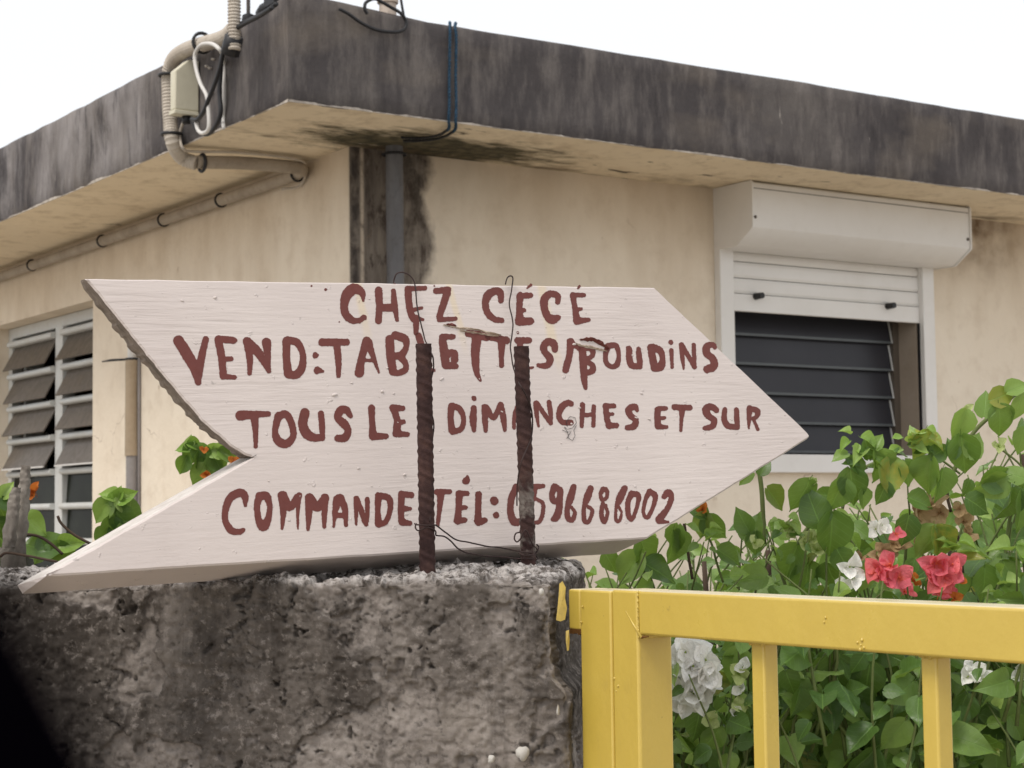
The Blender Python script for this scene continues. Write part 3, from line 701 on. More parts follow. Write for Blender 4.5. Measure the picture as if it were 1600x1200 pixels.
def resample(P, n):
    P = np.array(P, float); d = np.r_[0, np.cumsum(np.linalg.norm(np.diff(P, axis=0), axis=1))]
    s_ = np.linspace(0, d[-1], n); return np.c_[np.interp(s_, d, P[:, 0]), np.interp(s_, d, P[:, 1])]
def board():
    # edge runs counter-clockwise seen from the front; each: front px polyline, back px polyline or None (square cut)
    runs = [
        ([(73, 900), (1012, 841)], None, 60, .0, 1),
        ([(1012, 841), (1262, 686)], None, 24, .0, 1),
        ([(1262, 686), (1266, 681), (1262, 675)], None, 3, 0, 1),
        ([(1262, 675), (1023, 449)], None, 24, 0, 1),
        ([(1023, 449), (133, 435)], [(975, 480), (126, 439)], 60, 0, 1),
        ([(133, 435), (154, 458), (189, 501), (245, 573), (315, 655), (360, 696), (385, 711), (396, 714)], [(126, 439), (131, 452), (147, 472), (175, 509), (196, 536), (252, 602), (301, 660), (350, 699), (378, 718)], 110, 1, 2),
        ([(396, 714), (76, 897)], [(378, 714), (27, 914)], 50, .25, 3),
        ([(76, 897), (73, 900)], [(27, 914), (31, 930)], 2, 0, 1)]
    Fp, Bp, mi = [], [], []; rr_ = np.random.default_rng(3)
    for fr_, bk, n, jag, m_ in runs:
        f = resample([S2(*p) for p in fr_], n)
        if bk is None: b = f.copy()
        else: b = resample([S2(*p, -STH) for p in bk], n)
        if jag:
            t = np.linspace(0, 1, n)[:, None] * 60; env = np.sin(np.linspace(0, math.pi, n)) ** .3
            nz_ = fbm(np.concatenate([t, t * 0, t * 0 + 5], 1), 1, 4, 91); nz2 = fbm(np.concatenate([t, t * 0, t * 0 + 9], 1), .5, 4, 97)
            b = b + (np.array([-.0022, -.0016]) * (nz_ * env * jag)[:, None]); f = f + (np.array([.0010, .0008]) * (nz2 * env * jag)[:, None])
        Fp.append(f[:-1]); Bp.append(b[:-1]); mi += [m_] * (n - 1)
    Fp = np.concatenate(Fp); Bp = np.concatenate(Bp); n = len(Fp)
    # small wear along the long edges
    tt = np.arange(n)[:, None] * 1.0
    Fw = fbm(np.concatenate([Fp * 60, tt * 0 + 2], 1), 1, 3, 15)[:, None] * .0007
    tang = np.roll(Fp, -1, 0) - np.roll(Fp, 1, 0); tang /= np.linalg.norm(tang, axis=1, keepdims=True); nout = np.c_[tang[:, 1], -tang[:, 0]]
    Fp = Fp + nout * Fw; Bp = Bp + nout * Fw * (np.array(mi) == 1)[:, None]
    ch = .0014; Fi = Fp - nout * ch
    V = [(*p, 0.0) for p in Fi] + [(*p, -ch) for p in Fp]
    for lv in (.33, .66, 1.0):
        q = Fp * (1 - lv) + Bp * lv
        if lv < 1:
            rough_ = fbm(np.concatenate([Fp * 90, tt * 0 + lv * 3], 1), 1, 3, 17)[:, None] * .0016 * (np.array(mi) == 2)[:, None]; q = q + nout * rough_
        V += [(*p, -ch - (STH - ch) * lv) for p in q]
    starts = np.r_[0, np.cumsum([r_[2] - 1 for r_ in runs])]
    tipi, noti = int(starts[2]), int(starts[6])
    capA = list(range(tipi, noti + 1)); capB = list(range(noti, n)) + list(range(0, tipi + 1))
    fs = [tuple(capA), tuple(capB)]; ms = [0, 0]
    for L_ in range(4):
        for i in range(n):
            j = (i + 1) % n; fs.append((L_ * n + j, L_ * n + i, (L_ + 1) * n + i, (L_ + 1) * n + j)); ms.append(0 if L_ == 0 else mi[i] - 1)
    fs += [tuple(4 * n + i for i in c_[::-1]) for c_ in (capA, capB)]; ms += [0, 0]
    mb_ = MB(); mb_.v = V; mb_.f = fs; mb_.mi = ms; return mb_
def sign_paint():
    n = N('sign_white_paint', .48, .35); X, Y, Z = n.xyz()
    c = n.mix(n.rng(n.noise(5, 5), .3, .7), (.545, .480, .452), (.605, .540, .508))
    grain = n.noise(16, 6, n.co((.9, 15, 1)), rough=.55, dist=.3)
    gm_ = n.math('MULTIPLY', grain, n.math('ADD', .35, n.math('MULTIPLY', n.rng(n.noise(4, 3, n.co((1, 1.6, 1))), .40, .62), n.rng(Y, -.10, .08, .5, 1))))
    c = n.mix(n.math('MULTIPLY', n.rng(gm_, .45, .9), .30), c, (.42, .355, .33))
    sp = n.rng(n.noise(70, 4, n.co((.6, 1, 1))), .715, .745); c = n.mix(n.math('MULTIPLY', sp, .55), c, (.25, .22, .20))
    gr = n.math('MULTIPLY', n.rng(n.noise(9, 6, rough=.7), .56, .72), n.rng(Y, -.04, -.12)); c = n.mix(n.math('MULTIPLY', gr, .55), c, (.34, .28, .24))
    # rusty tea-coloured runs below the top edge where the wires sat
    for xx, wd, z0 in ((YST[0], .005, .085), (YST[1], .007, .065), (YST[2], .006, .09)):
        d = n.math('MULTIPLY', n.rng(n.math('ABSOLUTE', n.math('SUBTRACT', n.math('ADD', X, n.rng(n.noise(14, 3), .3, .7, -.003, .003)), xx)), wd, wd * .35), n.rng(Y, z0, z0 + .04))
        c = n.mix(n.math('MULTIPLY', d, .42), c, (.62, .50, .28))
    c = n.mix(n.math('MULTIPLY', n.rng(n.noise(55, 2, n.co(loc=(7, 2, 0))), .79, .80), .8), c, (.55, .55, .12))
    n.color(c)
    n.bump(gm_, .0008, .9).bump(n.noise(260, 4, n.co((.35, 1, 1))), .00035, .7)
    bl = n.rng(n.noise(95, 4), .66, .76); n.bump(bl, .0010, .8)
    return n.m
def raw_wood(name, a, b, dirtc):
    n = N(name, .9, .15); g = n.noise(30, 7, n.co((1.4, 7, 6)), rough=.65)
    c = n.mix(n.rng(g, .3, .7), a, b); c = n.mix(n.math('MULTIPLY', n.rng(n.noise(40, 6), .5, .7), .7), c, dirtc)
    n.color(c).bump(g, .0018, .9).bump(n.noise(180, 5), .0010, .9); return n.m
YST = [S2(708, 470)[0], S2(851, 470)[0], S2(562, 470)[0]]
M_sign = sign_paint(); M_cut = raw_wood('weathered_cut_wood', (.17, .135, .105), (.30, .245, .20), (.09, .075, .055)); M_edge = dirty('painted_cut_edge', (.64, .60, .56), (.30, .25, .21), .75, .6, .3, 45, bump=.002, bscale=120)
board().build('plank', [M_sign, M_cut, M_edge], sign)
M_red = dirty('dark_red_lettering', (.130, .030, .022), (.085, .022, .017), .5, .45, .4, 30, bump=.0006, bscale=90)

CR = {'A': (250, 420), 'B': (600, 420), 'C': (880, 420), 'D': (320, 720), 'E': (680, 720)}
LET = [
 ('A', [[(1270,200,8),(1262,150,22),(1215,125,34),(1170,160,34),(1150,220,26),(1158,280,26),(1195,318,24),(1240,325,18),(1275,305,18)]]),
 ('A', [[(1365,135,25),(1370,230,22),(1365,325,22)],[(1380,245,26),(1450,243,24)],[(1458,140,16),(1465,220,20),(1480,320,12)]]),
 ('B', [[(150,130,24),(155,220,22),(175,300,22),(200,330,18)],[(150,125,18),(255,122,15)],[(165,262,14),(235,245,11)],[(180,305,20),(242,318,10)],[(200,310,22),(200,400,16)]]),
 ('B', [[(325,140,20),(400,130,20)],[(395,150,24),(345,300,20)],[(345,320,16),(445,312,15)]]),
 ('B', [[(730,200,18),(725,150,24),(690,140,24),(650,165,28),(632,220,22),(650,280,22),(690,315,20),(735,322,18)]]),
 ('B', [[(895,120,7),(918,103,10)],[(850,170,24),(845,250,20),(848,320,28)],[(850,167,20),(915,167,18)],[(850,263,16),(876,259,14)],[(845,330,28),(915,327,24)]]),
 ('B', [[(1085,210,16),(1085,170,20),(1040,157,22),(1005,185,26),(1000,240,24),(1020,295,24),(1050,317,30),(1088,305,18)]]),
 ('B', [[(1213,122,7),(1222,108,9)],[(1180,165,20),(1192,240,18),(1205,320,24)],[(1185,165,16),(1248,165,14)],[(1195,255,14),(1232,251,11)],[(1205,327,24),(1278,320,14)]]),
 # second line
 ('A', [[(115,450,34),(165,530,36),(215,620,32),(238,710,20)],[(285,440,20),(262,540,24),(240,640,28),(238,710,18)]]),
 ('A', [[(365,445,26),(385,560,24),(395,670,24)],[(365,440,24),(460,447,22)],[(390,565,16),(445,563,16)],[(395,675,18),(465,678,16)]]),
 ('A', [[(545,455,26),(560,560,22),(560,655,14)],[(545,455,28),(610,520,28),(680,640,14)],[(665,460,30),(675,560,18),(680,640,12)]]),
 ('A', [[(790,450,26),(790,560,24),(800,650,28)],[(800,445,24),(860,465,24),(893,540,20),(885,620,26),(850,662,26),(800,662,24)]]),
 ('A', [[(970,535,17),(971,539,22)],[(985,635,26),(1018,640,9)]]),
 ('A', [[(1013,460,25),(1165,458,22)],[(1105,470,24),(1115,600,20),(1115,670,14)]]),
 ('A', [[(1290,450,26),(1260,560,24),(1245,650,30)],[(1300,460,28),(1335,560,16),(1368,650,7)],[(1270,570,11),(1340,575,12)]]),
 ('A', [[(1435,440,28),(1440,540,28),(1455,640,26)],[(1470,415,26),(1530,440,26),(1538,490,18),(1510,535,24),(1470,547,22)],[(1500,545,26),(1533,590,18),(1533,630,20),(1490,652,20),(1455,645,22)]]),
 ('B', [[(215,420,22),(230,470,22),(238,600,22)],[(238,630,16),(310,635,12)]]),
 ('B', [[(365,430,24),(375,520,28),(385,600,26)],[(370,425,20),(430,425,18)],[(400,530,26),(440,525,20),(440,570,24)],[(390,605,24),(450,610,17)]]),
 ('B', [[(525,405,22),(640,425,28)],[(580,420,32),(570,530,28),(577,640,20),(602,700,9)]]),
 ('B', [[(650,425,20),(765,448,24)],[(735,460,26),(733,540,18),(735,605,16)]]),
 ('B', [[(834,398,8),(836,402,8)],[(835,448,22),(905,448,20)],[(850,460,20),(850,620,20)],[(860,545,14),(895,545,12)],[(860,625,16),(930,617,8)]]),
 ('B', [[(1068,505,20),(1060,470,24),(1025,455,24),(998,485,24),(1005,520,22),(1033,555,24),(1035,585,22),(1005,608,20),(965,603,14)]]),
 ('B', [[(1165,455,24),(1160,530,22),(1135,632,22)],[(1165,452,16),(1215,500,14)]]),
 ('B', [[(1240,500,24),(1245,600,24),(1250,680,22),(1258,745,13)],[(1250,500,18),(1298,500,18),(1300,545,16),(1255,568,18)],[(1270,580,16),(1303,605,18),(1300,640,20),(1255,650,20)]]),
 ('B', [[(1400,482,20),(1450,483,18),(1466,540,14),(1455,600,18),(1420,612,16),(1388,585,16),(1385,530,16),(1400,482,20)]]),
 ('C', [[(410,500,20),(415,570,22),(430,605,22),(475,612,18)],[(470,500,14),(475,560,20),(480,615,15)]]),
 ('C', [[(545,490,22),(558,560,24),(572,620,24)],[(560,490,22),(605,512,22),(620,560,18),(608,610,28),(570,620,24)]]),
 ('C', [[(671,458,14),(673,462,14)],[(675,510,14),(680,615,12)]]),
 ('C', [[(735,475,14),(745,560,14),(752,625,8)],[(740,475,16),(820,615,14)],[(815,475,14),(820,615,14)]]),
 ('C', [[(948,492,14),(935,475,18),(898,487,24),(897,530,24),(935,565,24),(940,610,26),(900,628,26)]]),
 # third line
 ('A', [[(503,918,33),(560,912,26),(675,907,18)],[(590,930,26),(597,1030,18),(597,1110,13)]]),
 ('A', [[(740,920,26),(790,912,24),(825,980,22),(830,1050,22),(785,1095,28),(735,1070,28),(718,1010,20),(740,920,26)]]),
 ('A', [[(905,900,30),(892,970,30),(915,1030,32),(960,1055,26),(1010,1055,22)],[(1005,905,20),(1012,980,20),(1015,1060,15)]]),
 ('A', [[(1190,920,16),(1165,885,24),(1130,885,28),(1110,930,24),(1150,970,28),(1175,1010,22),(1155,1055,26),(1110,1060,22)]]),
 ('A', [[(1322,870,23),(1325,960,20),(1330,1040,26)],[(1330,1048,26),(1410,1047,19)]]),
 ('A', [[(1455,870,22),(1480,940,22),(1480,1020,26)],[(1455,867,21),(1515,872,18)],[(1490,960,18),(1523,957,14)],[(1475,1030,24),(1545,1035,17)]]),
 ('B', [[(285,870,16),(250,850,20),(232,890,18),(262,950,20),(270,1000,18),(240,1030,16)]]),
 ('B', [[(420,860,22),(415,940,20),(425,1010,24)],[(430,857,20),(475,880,20),(497,940,16),(482,1000,18),(430,1018,20)]]),
 ('B', [[(561,808,16),(563,812,16)],[(560,870,18),(556,940,24),(562,1010,14)]]),
 ('B', [[(630,865,22),(630,940,20),(636,1010,14)],[(640,870,20),(685,932,17),(725,850,16)],[(730,850,18),(745,930,20),(755,1010,12)]]),
 ('B', [[(845,835,16),(815,920,14),(812,995,11)],[(850,835,16),(885,1000,14)],[(822,930,12),(870,930,12)]]),
 ('B', [[(950,840,18),(955,920,14),(965,985,8)],[(955,840,16),(1040,965,14)],[(1030,835,16),(1040,900,16),(1042,965,12)]]),
 ('B', [[(1170,845,17),(1145,838,20),(1108,868,22),(1092,920,18),(1115,958,18),(1165,962,20)]]),
 ('B', [[(1240,850,18),(1235,985,13)],[(1240,915,14),(1300,912,14)],[(1310,860,14),(1308,980,14)]]),
 ('B', [[(1385,860,20),(1390,920,18),(1405,980,20)],[(1385,857,17),(1435,858,16)],[(1395,912,13),(1428,908,11)],[(1405,980,22),(1452,980,18)]]),
 ('C', [[(462,885,12),(447,862,20),(408,880,22),(420,917,20),(452,945,20),(440,985,22),(400,993,18)]]),
 ('C', [[(590,880,20),(588,940,20),(592,980,22)],[(595,875,17),(640,872,14)],[(600,935,13),(632,932,11)],[(595,987,19),(645,990,13)]]),
 ('C', [[(695,865,20),(790,868,19)],[(742,880,20),(738,950,12),(735,1010,11)]]),
 ('C', [[(958,885,18),(925,862,22),(890,880,24),(908,920,22),(942,945,20),(930,985,20),(885,997,15)]]),
 ('C', [[(1010,880,16),(1006,940,18),(1030,982,20),(1085,990,17)],[(1082,880,16),(1085,940,18),(1090,992,14)]]),
 ('C', [[(1165,872,20),(1160,940,14),(1160,998,6)],[(1175,875,17),(1213,888,19),(1208,925,15),(1178,937,11)],[(1188,940,11),(1216,1003,11)]]),
 # fourth line
 ('D', [[(252,280,11),(250,225,24),(220,200,27),(160,230,26),(130,300,22),(127,370,20),(160,430,24),(210,445,19),(240,432,15)]]),
 ('D', [[(340,222,26),(385,222,26),(405,290,18),(395,360,22),(365,410,32),(337,370,22),(325,290,20),(340,222,26)]]),
 ('D', [[(480,215,26),(490,320,20),(482,425,9)],[(490,215,26),(530,290,26),(580,225,22)],[(590,215,18),(580,320,12),(582,425,7)]]),
 ('D', [[(650,230,26),(650,330,22),(645,430,11)],[(655,230,28),(700,290,30),(750,235,26)],[(750,230,26),(747,330,18),(745,412,13)]]),
 ('D', [[(832,240,30),(815,310,20),(805,412,8)],[(845,235,28),(875,300,20),(882,402,13)],[(820,342,18),(875,342,16)]]),
 ('D', [[(945,235,16),(945,320,14),(945,397,9)],[(950,235,16),(1000,375,20)],[(1015,240,16),(1015,330,15),(1008,398,15)]]),
 ('D', [[(1085,220,24),(1080,310,18),(1085,392,24)],[(1100,217,20),(1152,240,22),(1157,310,17),(1130,380,18),(1085,400,18)]]),
 ('D', [[(1230,210,24),(1225,300,20),(1230,380,22)],[(1230,208,20),(1290,215,20)],[(1240,300,22),(1283,300,13)],[(1235,385,22),(1280,390,17)]]),
 ('D', [[(1450,195,20),(1528,193,17)],[(1475,210,24),(1465,310,16),(1455,402,12)]]),
 ('E', [[(198,95,6),(200,108,14),(192,125,24)],[(150,210,24),(145,300,20),(140,370,27)],[(150,203,19),(200,205,16)],[(150,295,19),(190,292,14)],[(140,375,24),(185,370,17)]]),
 ('E', [[(270,210,22),(268,300,20),(266,375,25)],[(270,385,24),(310,372,18)]]),
 ('E', [[(367,249,27),(369,252,27)],[(379,338,20),(381,342,20)]]),
 ('E', [[(505,165,22),(475,240,22),(470,320,22),(492,380,26),(540,370,20),(560,290,18),(545,190,20),(505,165,22)]]),
 ('E', [[(615,162,20),(675,158,13)],[(620,165,18),(615,240,16)],[(635,240,12),(672,268,14),(672,330,14),(650,380,14),(622,387,13)]]),
 ('E', [[(745,165,24),(728,215,18),(742,252,22),(768,240,16),(785,190,18),(745,165,24)],[(780,180,18),(775,290,22),(757,352,24),(735,365,15)]]),
 ('E', [[(865,163,20),(845,230,24),(825,300,18),(828,355,18),(855,372,16),(872,325,13),(850,290,11)]]),
 ('E', [[(970,173,20),(950,230,24),(930,290,14),(930,365,16),(955,382,15),(982,315,12),(950,283,12)]]),
 ('E', [[(1050,178,17),(1033,210,13),(1045,245,14),(1072,225,12),(1070,185,15),(1050,178,17)],[(1048,268,14),(1038,330,16),(1055,382,15),(1076,330,12),(1065,280,12)]]),
 ('E', [[(1183,173,21),(1155,230,24),(1130,300,12),(1130,368,12),(1150,375,12),(1163,325,9),(1148,290,10)]]),
 ('E', [[(1228,205,20),(1204,260,17),(1207,340,17),(1230,365,14),(1260,290,12),(1270,218,18),(1228,205,20)]]),
 ('E', [[(1340,193,20),(1315,240,14),(1300,320,12),(1325,355,14),(1360,290,14),(1375,220,18),(1340,193,20)]]),
 ('E', [[(1430,225,17),(1455,200,24),(1475,230,19),(1450,300,18),(1400,365,26)],[(1400,380,17),(1455,383,9)]]),
]
for dot in (('A', 1035, 130, 8), ('A', 1118, 332, 5), ('A', 947, 108, 6), ('B', 67, 93, 4), ('B', 313, 108, 6), ('B', 930, 617, 5), ('C', 1385, 918, 4)):
    LET.append((dot[0], [[(dot[1], dot[2], dot[3]), (dot[1] + 1, dot[2], dot[3])]]))
def letter(crop, strokes, idx):
    ox, oy = CR[crop]; S = []
    for st in strokes:
        P = smooth_path([np.array(p, float) for p in st], 5) if len(st) > 2 else [np.array(p, float) for p in st]
        S.append([(ox + p[0] / 4, oy + p[1] / 4, p[2] / 4) for p in P])
    al = np.array([p for s_ in S for p in s_]); pad = 3
    x0, y0 = (al[:, :2] - al[:, 2:3]).min(0) - pad; x1, y1 = (al[:, :2] + al[:, 2:3]).max(0) + pad
    h = .6; X, Y = np.meshgrid(np.arange(x0, x1, h), np.arange(y0, y1, h), indexing='ij'); D = np.full(X.shape, 99.)
    kk = 1.6
    for s_ in S:
        best = np.full(X.shape, 99.)
        for (ax, ay, ar), (bx_, by_, br) in zip(s_[:-1], s_[1:]):
            dx, dy = bx_ - ax, by_ - ay; t = np.clip(((X - ax) * dx + (Y - ay) * dy) / (dx * dx + dy * dy + 1e-9), 0, 1)
            best = np.minimum(best, np.hypot(X - ax - dx * t, Y - ay - dy * t) - (ar + (br - ar) * t))
        hh = np.clip(.5 + .5 * (D - best) / kk, 0, 1); D = D * (1 - hh) + best * hh - kk * hh * (1 - hh)
    Q = np.stack([X, Y, X * 0 + idx * 7.7], -1)
    D = D + .75 * fbm(Q * np.array([1, 1.3, 1]), .42, 3, 200) + .35 * fbm(Q, .12, 2, 210) + .45 * fbm(Q * np.array([.6, 1.5, 1]), .95, 2, 220) + .1
    ins = D < 0; mb_ = MB(); n1, n2 = D.shape
    full = ins[:-1, :-1] & ins[1:, :-1] & ins[1:, 1:] & ins[:-1, 1:]; anyc = ins[:-1, :-1] | ins[1:, :-1] | ins[1:, 1:] | ins[:-1, 1:]
    polys = []
    for i in range(n1 - 1):
        j = 0
        while j < n2 - 1:
            if full[i, j]:
                k_ = j
                while k_ < n2 - 1 and full[i, k_]: k_ += 1
                polys.append([(i, j), (i + 1, j), (i + 1, k_), (i, k_)]); j = k_; continue
            if anyc[i, j]:
                cs = [(i, j), (i + 1, j), (i + 1, j + 1), (i, j + 1)]; pl = []
                for q in range(4):
                    a, b = cs[q], cs[(q + 1) % 4]; da, db = D[a], D[b]
                    if da < 0: pl.append(a)
                    if (da < 0) != (db < 0): t = da / (da - db); pl.append((a[0] + (b[0] - a[0]) * t, a[1] + (b[1] - a[1]) * t))
                if len(pl) > 2: polys.append(pl)
            j += 1
    for pl in polys:
        mb_.add([(*S2(x0 + a * h, y0 + b * h), .00022) for a, b in pl], [tuple(range(len(pl) - 1, -1, -1))])
    return mb_
for i, (c_, s_) in enumerate(LET):
    small = len(s_) == 1 and len(s_[0]) == 2
    letter(c_, s_, i).build('paint_dot' if small else 'letter', M_red, sign)

# torn slivers of wood and lumps of paint standing off the face
M_torn = raw_wood('torn_wood', (.62, .54, .45), (.42, .33, .25), (.20, .13, .09))
def sliver(P, wd, seed, mat, lift=.0022):
    mb_ = MB(); rr_ = random.Random(seed); P = resample([S2(*p) for p in P], 16); up2 = []; dn = []; md = []
    for i, p in enumerate(P):
        t = P[min(i + 1, 15)] - P[max(i - 1, 0)]; t /= np.linalg.norm(t); nn_ = np.array([-t[1], t[0]])
        w_ = wd * math.sin(math.pi * (i + .4) / 15.9) ** .6 * rr_.uniform(.6, 1.3)
        up2.append((*(p + nn_ * w_), .0003)); dn.append((*(p - nn_ * w_), .0003)); md.append((*(p + nn_ * w_ * rr_.uniform(-.3, .5)), lift * rr_.uniform(.5, 1.2)))
    V = up2 + md + dn; fs = []
    for i in range(15): fs += [(16 + i, 17 + i, i + 1, i), (32 + i, 33 + i, 17 + i, 16 + i)]
    return mb_.add(V, fs).build('torn_sliver', mat, sign)
sliver([(692, 508), (712, 512), (745, 515), (768, 521), (782, 524)], .0012, 1, M_torn)
sliver([(718, 517), (742, 520), (778, 526)], .0010, 2, M_torn)
sliver([(696, 508), (704, 508), (712, 510)], .0020, 5, M_red, .003)
sliver([(905, 531), (925, 530), (940, 537), (950, 546)], .0026, 3, M_red, .0035)
sliver([(898, 536), (906, 540), (925, 543), (948, 549)], .0014, 4, M_torn)
def scrawl(px, py, pts):
    mb_ = MB(); mb_.tube([np.array([*S2(px + a, py + b), .0007]) for a, b in pts], .00022, 5); mb_.build('scuff_mark', M_black, sign, smooth=True)
scrawl(890, 665, [(-4, 2), (-6, -6), (0, -14), (8, -12), (10, -4), (4, 4), (-4, 6), (-9, 2), (-4, 10), (-2, 20), (4, 24), (8, 16), (6, 8), (10, 0)])
scrawl(888, 668, [(-10, 4), (-2, 8), (4, 6), (0, 12), (-3, 18)])
scrawl(398, 715, [(-14, 3), (-6, 1), (2, -4)])
lump = MB(); rr = random.Random(12)
LP = [(752, 578), (755, 586), (749, 592), (483, 425 + 115), (597, 612), (615, 615), (523, 617), (605, 575), (886, 655), (893, 662), (889, 678), (882, 668), (988, 555), (1002, 615), (1087, 628), (897, 538), (336, 465), (328, 440), (905, 637), (420, 752), (560, 732), (632, 742), (570, 865), (470, 870), (1014, 655), (690, 592), (285, 470), (375, 445)]
for px, py in LP + [(rr.uniform(200, 1180), rr.uniform(455, 850)) for _ in range(34)]:
    if not (455 < py < 860) or ((px, py) not in LP and (px < 430 + max(0, (800 - py) * .1) or px > 1010)): continue
    c2 = S2(px, py); r_ = rr.uniform(.0004, .0012) * (1.4 if (px, py) in LP else .8); ln = rr.uniform(1, 2.4); an_ = rr.uniform(-.5, .5); ring = []
    for k_ in range(8):
        t = k_ / 8 * 2 * math.pi; q = rr.uniform(.7, 1.2); a1_, b1_ = r_ * ln * math.cos(t) * q, r_ * math.sin(t) * q
        ring.append((c2[0] + a1_ * math.cos(an_) - b1_ * math.sin(an_), c2[1] + a1_ * math.sin(an_) + b1_ * math.cos(an_), 0.0002))
    top_ = [(c2[0] + (p[0] - c2[0]) * .6, c2[1] + (p[1] - c2[1]) * .6, r_ * .7) for p in ring]
    lump.add(ring + top_ + [(c2[0], c2[1], r_ * .85)], [(k_, (k_ + 1) % 8, 8 + (k_ + 1) % 8, 8 + k_) for k_ in range(8)] + [(8 + k_, 8 + (k_ + 1) % 8, 16) for k_ in range(8)])
lo_ = lump.build('paint_lumps', M_sign, sign, smooth=True); lo_['kind'] = 'stuff'

# ---------------------------------------------------------------- iron rods and tie wire
def rust(name, cement):
    n = N(name, .88, .2)
    c = n.ramp(n.noise(60, 7, rough=.7), [(.3, (.024, .013, .013)), (.5, (.048, .026, .024)), (.7, (.085, .046, .038))])
    if cement:
        X, Y, Z = n.xyz(); k_ = n.math('MULTIPLY', n.rng(n.noise(38, 7, rough=.7), .44, .56), n.math('MULTIPLY', n.rng(Z, .085, .055), n.rng(Z, .006, .016)))
        c = n.mix(k_, c, (.20, .175, .155))
    n.color(c).bump(n.noise(350, 5, rough=.7), .0007, .9); return n.m
M_rust = rust('rusty_iron', False); M_rust2 = rust('rusty_iron_with_cement', True); M_wire = simple('rusty_wire', (.035, .020, .018), .7, .3, .3)
def rod(bx_, by_, bd, tx_, ty_, label, mat, seed):
    b0 = W(bx_, by_, bd); t0 = W(tx_, ty_, bd + .002); ax = (t0 - b0); Ln = np.linalg.norm(ax); ax /= Ln
    p0 = b0 - ax * .035; Ln += .035; e1 = np.cross(ax, [0, 1, 0]); e1 /= np.linalg.norm(e1); e2 = np.cross(ax, e1)
    st = .0011; seg = 30; nr = int(Ln / st); V = []; fs = []
    for i in range(nr + 1):
        s_ = Ln * i / nr
        for k_ in range(seg):
            ph = 2 * math.pi * k_ / seg; half = ph % math.pi
            x = (s_ / .0098 + (half / math.pi) * 1.0 * (1 if ph < math.pi else -1) + seed * .3) % 1.0
            rib = math.exp(-((x - .5) / .17) ** 2) * (math.sin(half) ** .4)
            lr = math.exp(-((min(half, math.pi - half)) / .16) ** 2)
            r_ = .0066 + .00062 * max(rib, lr * .8)
            p = p0 + ax * s_ + (e1 * math.cos(ph + .7) + e2 * math.sin(ph + .7)) * (r_ + .00025 * math.sin(s_ * 900 + ph * 3))
            V.append(p)
    for i in range(nr):
        for k_ in range(seg):
            k2 = (k_ + 1) % seg; fs.append((i * seg + k_, i * seg + k2, (i + 1) * seg + k2, (i + 1) * seg + k_))
    fs.append(tuple(range(seg - 1, -1, -1))); fs.append(tuple(nr * seg + k_ for k_ in range(seg)))
    o = MB().add(V, fs).build('iron_rod', mat, None, b0, smooth=True, sharp=60); o.location = b0
    return tag(o, label, 'iron rod', 'ribbed iron rods rising from the wall top')
rod(668, 892, 1.566, 662, 537, 'rusty ribbed iron rod in front of the sign, the left of the two', M_rust, 1)
rod(826, 885, 1.628, 814.5, 541, 'rusty ribbed iron rod crusted with cement low down, the right of the two', M_rust2, 2)
wire_w = W(668, 892, 1.566)
def wire(pts, label, name='tie_wire', r=.00068):
    P = smooth_path(pts, 8); P = [p + .0004 * np.array([float(vnoise(p * 90, 5)), float(vnoise(p * 90, 6)), float(vnoise(p * 90, 7))]) for p in P]
    o = MB().tube(P, r, 6).build(name, M_wire, None, P[0], smooth=True); o.location = P[0]; return tag(o, label, 'wire', 'rusty tie wires holding the sign')
def RW_(px, py, fwd=.0085):             # in front of the rods
    d = 1.566 + (px - 668) / 158. * .062 - fwd; return W(px, py, d)
wire([SW(614, 450, -.03), SW(615, 440, -.004), SW(620, 428, .004), SW(632, 426, .004), SW(645, 436, .004), SW(649, 450, .004), SW(651, 475, .005), SW(657, 505, .008), SW(666, 536, .014), RW_(674, 552, .004), RW_(678, 570, -.003), RW_(673, 600, .002), RW_(674, 640, .003), RW_(678, 665, -.002), RW_(676, 690, .000), RW_(674, 720, .002), RW_(673, 780, .003), RW_(672, 815, .008)], 'thin wire hooked over the sign top and running down the left rod')
wire([SW(790, 444, .004), SW(793, 434, .004), SW(798, 431, .004), SW(801, 436, .004), SW(799, 455, .004), SW(796, 475, .004), SW(800, 497, .005), SW(801, 512, .006), SW(798, 540, .007), SW(800, 565, .010), SW(804, 582, .014), RW_(812, 600, .009), RW_(822, 618, .010), RW_(830, 640, .004), RW_(832, 665, .000), RW_(828, 690, .005), RW_(815, 720, .010), RW_(809, 750, .004), RW_(808, 790, .000)], 'thin wire hooked over the sign top and running down the right rod')
def loop_pts(cx, cy, rx, ry, d, turns=1.0, ph=0):
    return [W(cx + rx * math.cos(t), cy + ry * math.sin(t), d + .0105 * math.sin(t + ph)) for t in np.linspace(0, 2 * math.pi * turns, int(12 * turns))]
wire([RW_(648, 818, -.004), RW_(650, 820, .006), RW_(665, 821, .0095), RW_(680, 820, .006), RW_(684, 822, 0), RW_(698, 833, 0), RW_(712, 843, 0), RW_(735, 848, 0), RW_(760, 853, 0), RW_(785, 856, 0), RW_(806, 860, .003), RW_(822, 863, .0095), RW_(838, 862, .004), RW_(842, 855, 0), RW_(838, 850, -.002)], 'upper of the two wires strung between the foot of both rods')
wire([RW_(651, 818, -.004), RW_(649, 824, 0), RW_(654, 829, .004), RW_(668, 824, .0095), RW_(680, 829, .006), RW_(682, 836, 0), RW_(694, 838, 0), RW_(705, 846, 0), RW_(718, 859, 0), RW_(738, 866, 0), RW_(765, 869, 0), RW_(790, 871, 0), RW_(808, 873, .003), RW_(824, 873, .0095), RW_(840, 874, .004), RW_(838, 868, -.002)], 'lower of the two wires strung between the foot of both rods')
